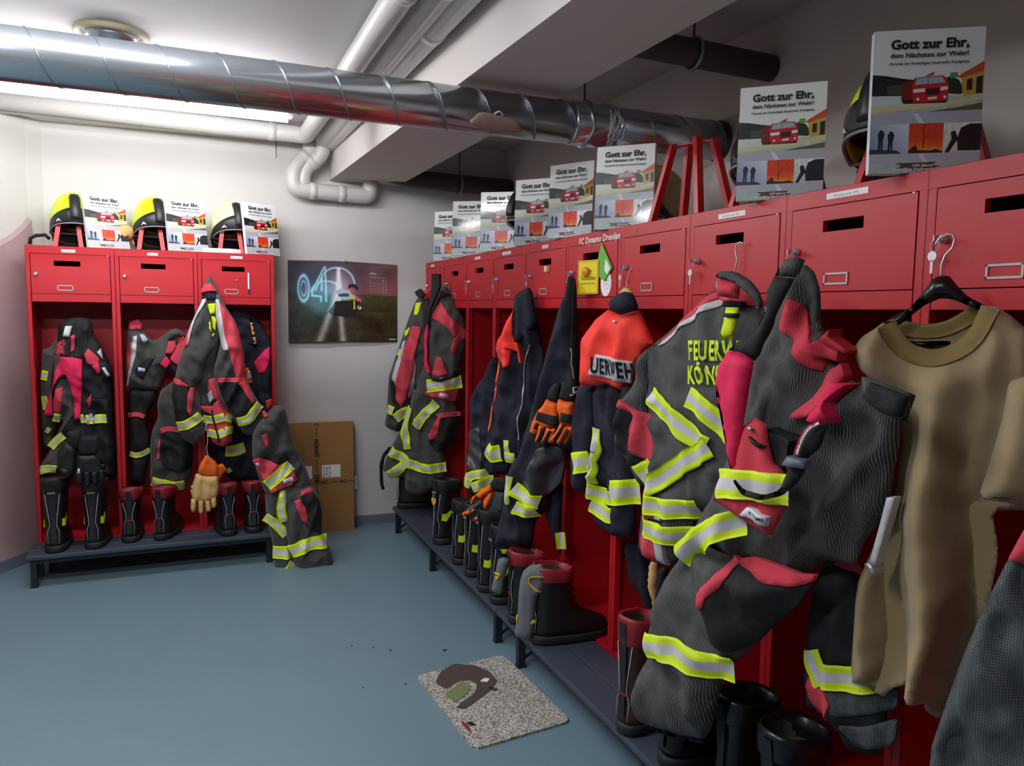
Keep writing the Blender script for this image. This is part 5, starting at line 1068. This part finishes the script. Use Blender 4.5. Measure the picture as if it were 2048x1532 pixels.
  ('Q','elbow_pad','blackcloth',"-175,1125 -122,1109 -150,1073 -145,1032 -97,974 -128,952 -184,1002 -192,1077",None,1,0.004,1),
  ('Q','coral_trim','coral',"-170,1155 -119,1124 -68,1107 -65,980 -84,972 -127,1001 -153,1054 -144,1084 -122,1109 -179,1131",None,1,0.007,1),
  ('S','reflective_stripe','hivis',"-106,922 -90,930 -61,958",None,1,0.009,0.08)]),
 ('firefighter_trousers','large striped grey firefighter trousers with bright pink bib hung by their braces','trousers',None,(-0.22,-3.2,0.313,-80),[
  ('P','body','stripe',"210,1489 233,1505 260,1515 284,1496 299,1457 306,1381 337,1353 346,1314 378,1275 438,1273 493,1234 491,1171 482,1105 474,1028 427,948 415,898 340,891 292,834 234,816 263,813 206,828 91,810 10,760 -91,745 -46,830 2,922 23,949 43,1005 74,1068 115,1168 135,1301 183,1375 200,1444",None,0,0.0558,0.084,0.0238,-20,14,2.2,0.012,1),
  ('P','trouser_leg','stripe',"-43,773 30,853 128,846 207,849 326,858 332,837 294,771 239,707 194,637 151,591 123,532 104,423 77,368 -28,336 -104,320 -148,333 -170,369 -149,423 -125,500 -119,569 -93,654 -68,731",None,0.05,0.0558,0.06,0.0238,20,14,2.2,0.012,1),
  ('P','trouser_leg','blackcloth',"286,862 324,865 366,858 394,794 424,690 452,622 457,514 438,473 375,454 351,500 325,506 271,507 258,565 262,650 263,749",None,-0.08,0.0496,0.054,0.0204,0,14,2.2,0.012,1),
  ('Q','lower_leg_cloth','check',"347,598 400,618 475,645 476,600 415,563 367,546",None,2,0.004,1),
  ('Q','lower_leg_cloth','check',"373,527 417,537 477,578 478,537 461,506 400,482",None,2,0.004,1),
  ('Q','coral_cuff','coral',"293,600 329,591 351,589 362,571 355,532 316,523 292,550",None,2,0.008,0),
  ('S','reflective_stripe','hivis',"296,666 310,640 340,605",None,2,0.01,0.06),
  ('S','reflective_stripe','hivis',"335,627 373,632 443,654",None,2,0.014,0.055),
  ('Q','coral_trim','coral',"319,862 334,883 380,873 402,861 399,853",None,2,0.004,0),
  ('Q','silver_stripe','silver',"483,1058 499,1061 485,997 468,917 456,921 471,994",None,0,0.02,0),
  ('Q','buckle','steel',"451,918 460,924 475,911 471,900",None,0,0.03,0),
  ('Q','coral_yoke','coralstripe',"248,1443 272,1420 292,1384 301,1358 335,1315 332,1291 310,1297 278,1328 261,1354 215,1372 226,1406",None,0,0.004,1),
  ('Q','knee_pad','blackcloth',"170,843 231,841 291,831 360,862 320,789 265,731 221,671 159,626 115,667 108,728 134,757 166,825",None,1,0.004,1),
  ('Q','coral_trim','coralstripe',"173,855 209,869 274,867 331,865 365,875 357,857 328,839 276,831 220,841 174,845",None,1,0.008,1),
  ('Q','coral_trim','coral',"156,858 176,846 170,826 155,790 136,763 124,733 112,732 109,763 129,794 147,836",None,1,0.009,0),
  ('S','reflective_stripe','hivis',"-68,570 -12,586 36,589 93,579 171,589",None,1,0.01,0.06),
  ('S','reflective_stripe','hivis',"12,816 69,868 140,924 212,955",None,0,0.05,0.058),
  ('Q','waist_flap','coralstripe',"318,1346 329,1355 371,1342 368,1314 318,1326",None,0,0.03,0),
  ('Q','waist_flap','coral',"305,1196 336,1238 354,1297 371,1311 381,1287 364,1244 342,1203 316,1192",None,0,0.02,0),
  ('Q','waist_flap','red',"331,1358 353,1379 350,1364 395,1338 389,1331 345,1346",None,0,0.036,0),
  ('Q','brace_tab','pink',"377,1272 405,1271 387,1238 402,1209 399,1196 361,1198 370,1243",None,0,0.04,0),
  ('P','shoulder_strap','blackcloth',"275,1484 324,1478 301,1438 266,1370 249,1324 236,1309 165,1329 182,1344 215,1359 249,1389 261,1425 258,1454",None,0.12,0.0093,0.008,0.0068,0,14,2.2,0.012,0),
  ('P','strap_loop','stripe',"300,1517 322,1522 347,1514 333,1487 324,1480 275,1485 286,1501",None,0.12,0.0124,0.012,0.0051,0,14,2.2,0.012,0),
  ('P','bib','pink',"178,1329 217,1326 251,1310 244,1272 232,1192 223,1123 214,1054 206,1052 189,1118 174,1184 161,1241 149,1233 154,1285",'bright pink stretch bib',0.14,0.0155,0.012,0.0085,0,14,2.2,0.012,1),
  ('P','bib','pink',"124,1231 131,1242 145,1193 157,1145 190,1049 180,1047 161,1111 139,1185",None,0.112,0.00744,0.008,0.0051,0,14,2.2,0.012,1),
  ('P','pocket','coralstripe',"221,1169 252,1192 281,1181 291,1137 303,1106 334,1086 339,1035 339,1020 330,1000 303,948 244,963 171,986 147,992 163,1035 188,1061 204,1092",None,0.13,0.0186,0.03,0.0102,0,14,2.2,0.012,0),
  ('S','reflective_stripe','hivis',"176,1039 223,1048 288,1055 351,1058",None,25,0.006,0.062),
  ('Q','eyelet','steel',"250,1170 256,1175 263,1171 257,1165",None,25,0.004,0),
  ('Q','pocket_slit','ink',"252,1153 287,1137 283,1133 259,1141",None,25,0.003,0),
  ('Q','label_patch','tagwhite',"259,1005 314,997 308,976 247,986",None,25,0.008,0),
  ('W','lettering','ink',"263,992 310,986",None,25,0.011,0.007,'X-TREME'),
  ('Q','pocket_flap','blackcloth',"263,1169 330,1152 327,1103 305,1079 273,1097",None,0,0.05,0),
  ('P','waist_flap','stripe',"478,1295 498,1295 581,1271 567,1223 520,1232 491,1250 480,1273",None,0.12,0.0124,0.012,0.0051,0,14,2.2,0.012,0),
  ('Q','velcro','blackcloth',"505,1287 575,1269 564,1232 528,1239 497,1258",None,32,0.004,0),
  ('P','brace_strap','blackcloth',"432,1207 456,1208 443,1162 418,1140 413,1112 399,1088 365,1055 314,1034 266,1035 242,1060 248,1065 270,1048 321,1047 357,1064 374,1105 369,1116 389,1141 404,1180 419,1203",None,0.18,0.0093,0.008,0.0034,0,14,2.2,0.012,1),
  ('Q','buckle','plastic',"385,1139 427,1138 423,1121 379,1121",None,34,0.012,0),
  ('S','piping','red',"444,1211 428,1199 416,1179 404,1145",None,34,0.007,0.006),
  ('S','piping','tagwhite',"446,1210 430,1197 419,1178 408,1146",None,34,0.007,0.005),
  ('P','ankle_opening','blackcloth',"-159,367 -134,340 -94,328 -18,341 86,373 81,364 -18,330 -99,313 -144,325 -162,351",None,0.06,0.0124,0.008,0,0,14,2.2,0.012,1)]),
 ('plastic_hanger','broad black plastic coat hanger carrying the olive T-shirt','hanger',None,(-0.09,-3.64,1.346,-64),[
  ('P','shoulder','plastic_black',"-38,1396 8,1424 29,1456 42,1478 55,1485 72,1484 84,1468 104,1446 130,1431 146,1413 124,1419 100,1431 80,1440 58,1442 31,1428 9,1407 -14,1385 -25,1378",None,0,0.0124,0.012,0,0,14,2.2,0.012,1),
  ('T','hook','steel',"59,1483 59,1506 64,1523 75,1536 78,1552 74,1561 65,1562 53,1556 45,1542",0.0018,0.01),
  ('P','trouser_bar','plastic_black',"-12,1356 75,1361 75,1353 35,1346 -7,1347",None,-0.03,0.0062,0.008,0,0,14,2.2,0.012,1)]),
 ('t_shirt','olive brown crew-neck T-shirt on the black hanger at the right','t-shirt',None,(-0.1,-3.64,0.620,-64),[
  ('P','back_panel','olive',"-45,1397 -23,1390 20,1380 63,1383 96,1400 119,1423 128,1435 144,1414 133,1367 95,1328 23,1324 -24,1348",None,-0.05,0,0.03,0.0051,0,14,2.2,0.012,1),
  ('P','body','olive',"-32,1396 -15,1366 7,1344 37,1330 65,1334 97,1354 122,1386 135,1428 158,1427 184,1408 202,1391 219,1374 239,1062 174,1050 190,974 180,871 156,796 132,702 115,620 98,622 85,646 83,664 58,661 51,669 23,651 11,628 -6,631 -30,642 -56,636 -55,845 -32,924 -12,983 1,1039 10,1087 17,1180 -5,1243 -49,1276 -69,1291 -82,1317 -88,1340 -73,1364 -49,1381",None,0,0.062,0.084,0.0578,0,13,0.8,0.011,1),
  ('P','sleeve','olive',"197,1297 218,1308 251,1314 280,1087 233,1088 164,1086 181,1166 193,1239",None,0.09,0.031,0.036,0.0204,0,9,1,0.012,1),
  ('S','neck_ribbing','olivedark',"-24,1391 -10,1364 14,1338 49,1328 76,1330 112,1349 134,1378 149,1425",None,1,0.004,0.032),
  ('S','neck_ribbing','olivedark',"-21,1387 21,1377 64,1381 99,1401 118,1420",None,0,0.004,0.028),
  ('S','hem','olivedark',"180,1092 210,1095",None,2,0.007,0.004)]),
 ('firefighter_jacket','grey checked firefighter jacket with coral shoulder, cut off by the right edge','jacket',None,(-0.3,-3.9,0.609,-62),[
  ('P','body','check',"92,1034 102,1063 112,1092 126,1113 155,1128 184,689 4,609 11,687 11,711 22,765 45,874 70,965",None,0,0.0496,0.072,0.034,-25,7,2.2,0.012,1),
  ('Q','coral_yoke','coral',"95,1044 105,1073 115,1101 133,1125 148,1075 151,1032 122,1037",None,0,0.004,0)]),
 ('glove','black leather glove with fingers down on the second tall boot from the left','glove',None,(-1.83,-0.42,0.493,0),[
  ('P','cuff','blackcloth',"-87,749 -11,752 -1,703 -14,654 -93,652 -101,694",None,0,0.0186,0.012,0.0068,0,14,2.2,0.01,1),
  ('P','palm','glovedark',"-105,660 -14,658 14,582 7,547 -115,559 -113,598",None,0,0.0248,0.018,0.0068,0,14,2.2,0.01,1),
  ('P','finger','glovedark',"-111,581 -81,578 -77,529 -87,509 -108,517 -116,546",None,0.02,0.0124,0.009,0,0,14,2.2,0.01,1),
  ('P','finger','glovedark',"-78,578 -48,576 -44,513 -57,493 -75,501",None,0.02,0.0124,0.009,0,0,14,2.2,0.01,1),
  ('P','finger','glovedark',"-45,576 -15,574 -11,517 -24,497 -42,505",None,0.02,0.0124,0.009,0,0,14,2.2,0.01,1),
  ('P','finger','glovedark',"-12,581 16,579 17,529 5,516 -9,524",None,0.02,0.0124,0.009,0,0,14,2.2,0.01,1),
  ('P','thumb','glovedark',"4,634 21,590 14,563 -3,592",None,0.01,0.0124,0.009,0,0,14,2.2,0.01,1),
  ('Q','label_patch','tagwhite',"-100,591 -91,592 -91,571 -99,568",None,2,0.004,0)]),
 ('glove','second black leather glove slumped over the leftmost tall boot','glove',None,(-1.93,-0.4,0.536,0),[
  ('P','cuff','blackcloth',"-46,777 9,781 25,739 5,677 -43,686",None,0,0.0186,0.018,0.0102,0,14,2.2,0.01,1),
  ('P','palm','glovedark',"-53,729 0,691 -10,593 -24,538 -71,570 -97,599 -91,675",None,0,0.031,0.024,0.0102,0,14,2.2,0.01,1),
  ('P','finger','glovedark',"-79,602 -43,593 -27,536 -51,544 -86,575",None,0.02,0.0186,0.012,0,0,14,2.2,0.01,1)]),
 ('glove','tan leather work glove with an orange cuff hanging from a carabiner in the left lockers','glove',None,(-1.33,-0.47,0.318,0),[
  ('P','cuff','orange',"-4,632 17,615 41,593 55,566 54,513 1,514 -49,536 -36,582",'orange knitted cuff',0,0.0186,0.018,0.0085,0,14,2.2,0.01,1),
  ('P','palm','tan',"-56,537 1,519 54,518 58,449 47,397 -17,376 -78,392 -79,460 -66,501",None,0,0.031,0.024,0.0085,0,14,2.2,0.01,1),
  ('P','finger','tan',"-83,407 -54,400 -60,342 -75,332 -86,345",None,0.02,0.0155,0.012,0,0,14,2.2,0.01,1),
  ('P','finger','tan',"-50,399 -21,392 -23,329 -35,318 -49,331",None,0.02,0.0155,0.012,0,0,14,2.2,0.01,1),
  ('P','finger','tan',"-16,394 10,392 16,336 1,325 -13,336",None,0.02,0.0155,0.012,0,0,14,2.2,0.01,1),
  ('P','finger','tan',"10,399 39,413 43,360 28,342 16,351",None,0.02,0.0155,0.012,0,0,14,2.2,0.01,1),
  ('T','cord','tagwhite',"1,822 3,786 6,739 4,698 -1,672 1,646 10,614",0.0015,0.02),
  ('T','clip','steel',"-3,798 4,795 -1,761 -6,764 -3,798",0.002,0.025),
  ('P','thumb','tan',"-81,470 -69,490 -63,432 -76,402 -84,434",None,0,0.0124,0.012,0,0,14,2.2,0.01,1)]),
 ('glove','second orange-cuffed glove half hidden behind the tan one','glove',None,(-1.28,-0.38,0.387,0),[
  ('P','cuff','orange',"3,554 28,563 54,523 31,503 16,466 4,483",None,0,0.0155,0.012,0.0085,0,14,2.2,0.01,1),
  ('P','palm','tan',"-18,507 11,483 9,402 -6,387 -15,431",None,0,0.0155,0.012,0.0085,0,14,2.2,0.01,1)]),
 ('glove','orange rescue glove with black knuckle bar, left one of the hanging pair','glove',None,(-0.27,-1.98,0.899,-50),[
  ('P','cuff','blackcloth',"203,1113 225,1139 251,1137 249,1078 234,1063 192,1076",None,0,0.0186,0.018,0.0068,0,14,2.2,0.008,1),
  ('P','palm','orange',"191,1076 215,1067 240,1063 246,1018 249,980 232,965 190,961 155,969 136,985 154,1026 177,1048",None,0,0.0248,0.018,0.0051,0,14,2.2,0.008,1),
  ('P','finger','orange',"145,994 168,983 167,951 154,938 130,941 138,970",None,0.02,0.0155,0.012,0,0,14,2.2,0.008,1),
  ('P','finger','orange',"168,980 199,970 196,943 178,899 154,911 165,946",None,0.02,0.0155,0.012,0,0,14,2.2,0.008,1),
  ('P','finger','orange',"204,971 228,964 227,943 203,899 178,902 195,940",None,0.025,0.0155,0.012,0,0,14,2.2,0.008,1),
  ('P','finger','orange',"224,967 243,968 238,943 227,911 208,906 210,932",None,0.02,0.0155,0.012,0,0,14,2.2,0.008,1),
  ('Q','knuckle_bar','blackcloth',"167,1027 241,1014 255,980 244,970 160,997",None,1,0.004,0),
  ('Q','finger_pad','blackcloth',"157,963 164,985 174,982 170,957",None,2,0.004,1),
  ('Q','finger_pad','blackcloth',"184,944 189,969 205,967 196,942 181,905 168,913",None,3,0.004,1),
  ('Q','finger_pad','blackcloth',"215,944 220,960 236,956 221,934 208,903 189,905",None,4,0.004,1)]),
 ('glove','orange rescue glove with white print on its cuff, right of the hanging pair','glove',None,(-0.29,-2.05,0.913,-50),[
  ('P','cuff','blackcloth',"227,1088 237,1123 240,1153 294,1153 297,1118 289,1082 256,1080",None,0,0.0186,0.018,0.0068,0,14,2.2,0.008,1),
  ('P','palm','orange',"225,1087 256,1080 291,1079 292,1025 291,988 258,987 234,990 232,1027 220,1045",None,0,0.0248,0.018,0.0051,0,14,2.2,0.008,1),
  ('P','finger','orange',"243,998 263,991 254,970 240,947 213,919 205,939 227,963",None,0.02,0.0155,0.012,0,0,14,2.2,0.008,1),
  ('P','finger','orange',"259,991 281,991 276,972 257,943 243,913 228,929 249,960",None,0.02,0.0155,0.012,0,0,14,2.2,0.008,1),
  ('P','finger','orange',"278,991 297,991 291,960 277,935 261,915 257,937 268,958",None,0.02,0.0155,0.012,0,0,14,2.2,0.008,1),
  ('Q','knuckle_bar','blackcloth',"249,1040 299,1032 300,1001 246,1004",None,1,0.004,0),
  ('Q','finger_pad','blackcloth',"254,984 255,996 268,994 265,980 245,958 231,935 224,941 243,966",None,2,0.004,1),
  ('Q','finger_pad','blackcloth',"270,969 274,979 286,979 283,965 271,944 253,922 249,933 267,955",None,4,0.004,1),
  ('T','hanging_loop','blackcloth',"279,1194 284,1228 278,1275 280,1370 281,1464 282,1529",0.002,0.01),
  ('T','metal_rod','steel',"295,1163 289,1200 283,1219 285,1257 279,1276",0.002,0.02),
  ('Q','cuff_print','tagwhite',"290,1134 301,1135 301,1132 293,1131 295,1113 301,1121 302,1118 295,1109 290,1111",None,0,0.004,0),
  ('Q','cuff_print','tagwhite',"281,1107 290,1106 290,1102 281,1104",None,0,0.004,0)]),
 ('glove','grey and orange work glove draped over the boots, fingers pointing left','glove',None,(-0.32,-1.55,0.467,-30),[
  ('P','cuff','blackcloth',"158,637 182,672 240,675 246,631 227,606 183,609",None,0,0.0186,0.012,0.0068,0,14,2.2,0.01,1),
  ('P','thumb','orange',"159,637 183,619 138,587 124,572 104,586 80,546 74,555 80,575 118,611",None,0.02,0.0186,0.012,0.0034,0,14,2.2,0.01,1),
  ('P','back','gloveg',"183,607 236,607 228,518 165,486 136,494 140,519 174,579",None,0,0.0248,0.018,0.0051,0,14,2.2,0.01,1),
  ('P','finger','orange',"185,619 169,562 150,522 138,536 135,570 159,601",None,0.03,0.0155,0.012,0,0,14,2.2,0.01,1),
  ('P','finger','gloveg',"120,567 135,553 96,517 67,496 38,484 28,494 81,541",None,0,0.0155,0.012,0,0,14,2.2,0.01,1),
  ('P','fingertip','orange',"32,504 100,532 107,525 61,496 37,495",None,0.02,0.0124,0.009,0,0,14,2.2,0.01,1),
  ('P','finger','gloveg',"127,516 162,488 118,476 89,467 84,480",None,0.01,0.0155,0.012,0,0,14,2.2,0.01,1),
  ('P','fingertip','orange',"141,502 170,494 225,526 223,506 170,484 136,488",None,0.03,0.0124,0.009,0,0,14,2.2,0.01,1),
  ('P','fingertip','orange',"92,490 131,507 136,492 102,474 87,478",None,0.03,0.0124,0.009,0,0,14,2.2,0.01,1)]),
 ('glove','tan and black glove hanging below the hem of the big lettered jacket','glove',None,(-0.06,-2.82,0.476,-75),[
  ('P','palm','tan',"-64,632 -36,634 -30,591 -36,556 -30,502 -40,476 -52,517 -69,563",None,0,0.0186,0.012,0.0068,0,14,2.2,0.01,1),
  ('P','back','blackcloth',"-37,621 5,627 -6,563 -25,501 -43,518",None,-0.01,0.0186,0.012,0.0068,0,14,2.2,0.01,1)]),
 ('trouser_leg_bundle','dark navy cloth bundle hanging deep inside the seventh open compartment','clothing',None,(0.15,-2.75,0.276,-75),[
  ('P','body','navy',"-364,581 -256,602 -233,444 -218,284 -242,276 -272,394 -332,434",None,0,0.031,0.03,0.017,0,14,2.2,0.012,1),
  ('S','reflective_stripe','hivisflat',"-205,416 -201,361",None,0,0.007,0.03)]),
 ('sock','short grey wool sock with yellow crest, left one of the two draped socks','sock',None,(-0.29,-2.02,0.283,-30),[
  ('P','foot','sock',"-2,432 21,440 43,430 35,395 22,350 19,297 2,283 -29,299 -27,325 -12,375 -9,406",None,0,0.0186,0.018,0.0051,0,60,2.2,0.009,1),
  ('S','crest','crest',"-16,377 8,377 -1,365 -7,354 -9,369",None,0,0.007,0.006)]),
 ('sock','long grey wool sock with yellow line, right one of the two draped socks','sock',None,(-0.29,-2.2,0.179,-35),[
  ('P','foot','sock',"24,445 50,469 94,478 116,442 106,386 80,351 75,295 71,228 61,188 33,179 -8,192 4,271 8,366 13,411",None,0,0.0248,0.024,0.0051,0,60,2.2,0.009,1),
  ('S','crest','crest',"115,434 72,439 45,425 62,397 95,373",None,0,0.007,0.006),
  ('Q','crest','crest',"58,256 69,265 78,252 67,247",None,0,0.004,0),
  ('Q','crest','crest',"1,274 8,275 7,245 0,247",None,0,0.004,0)]),
]
for k, g in enumerate(GARMENTS): garment(*g, k)
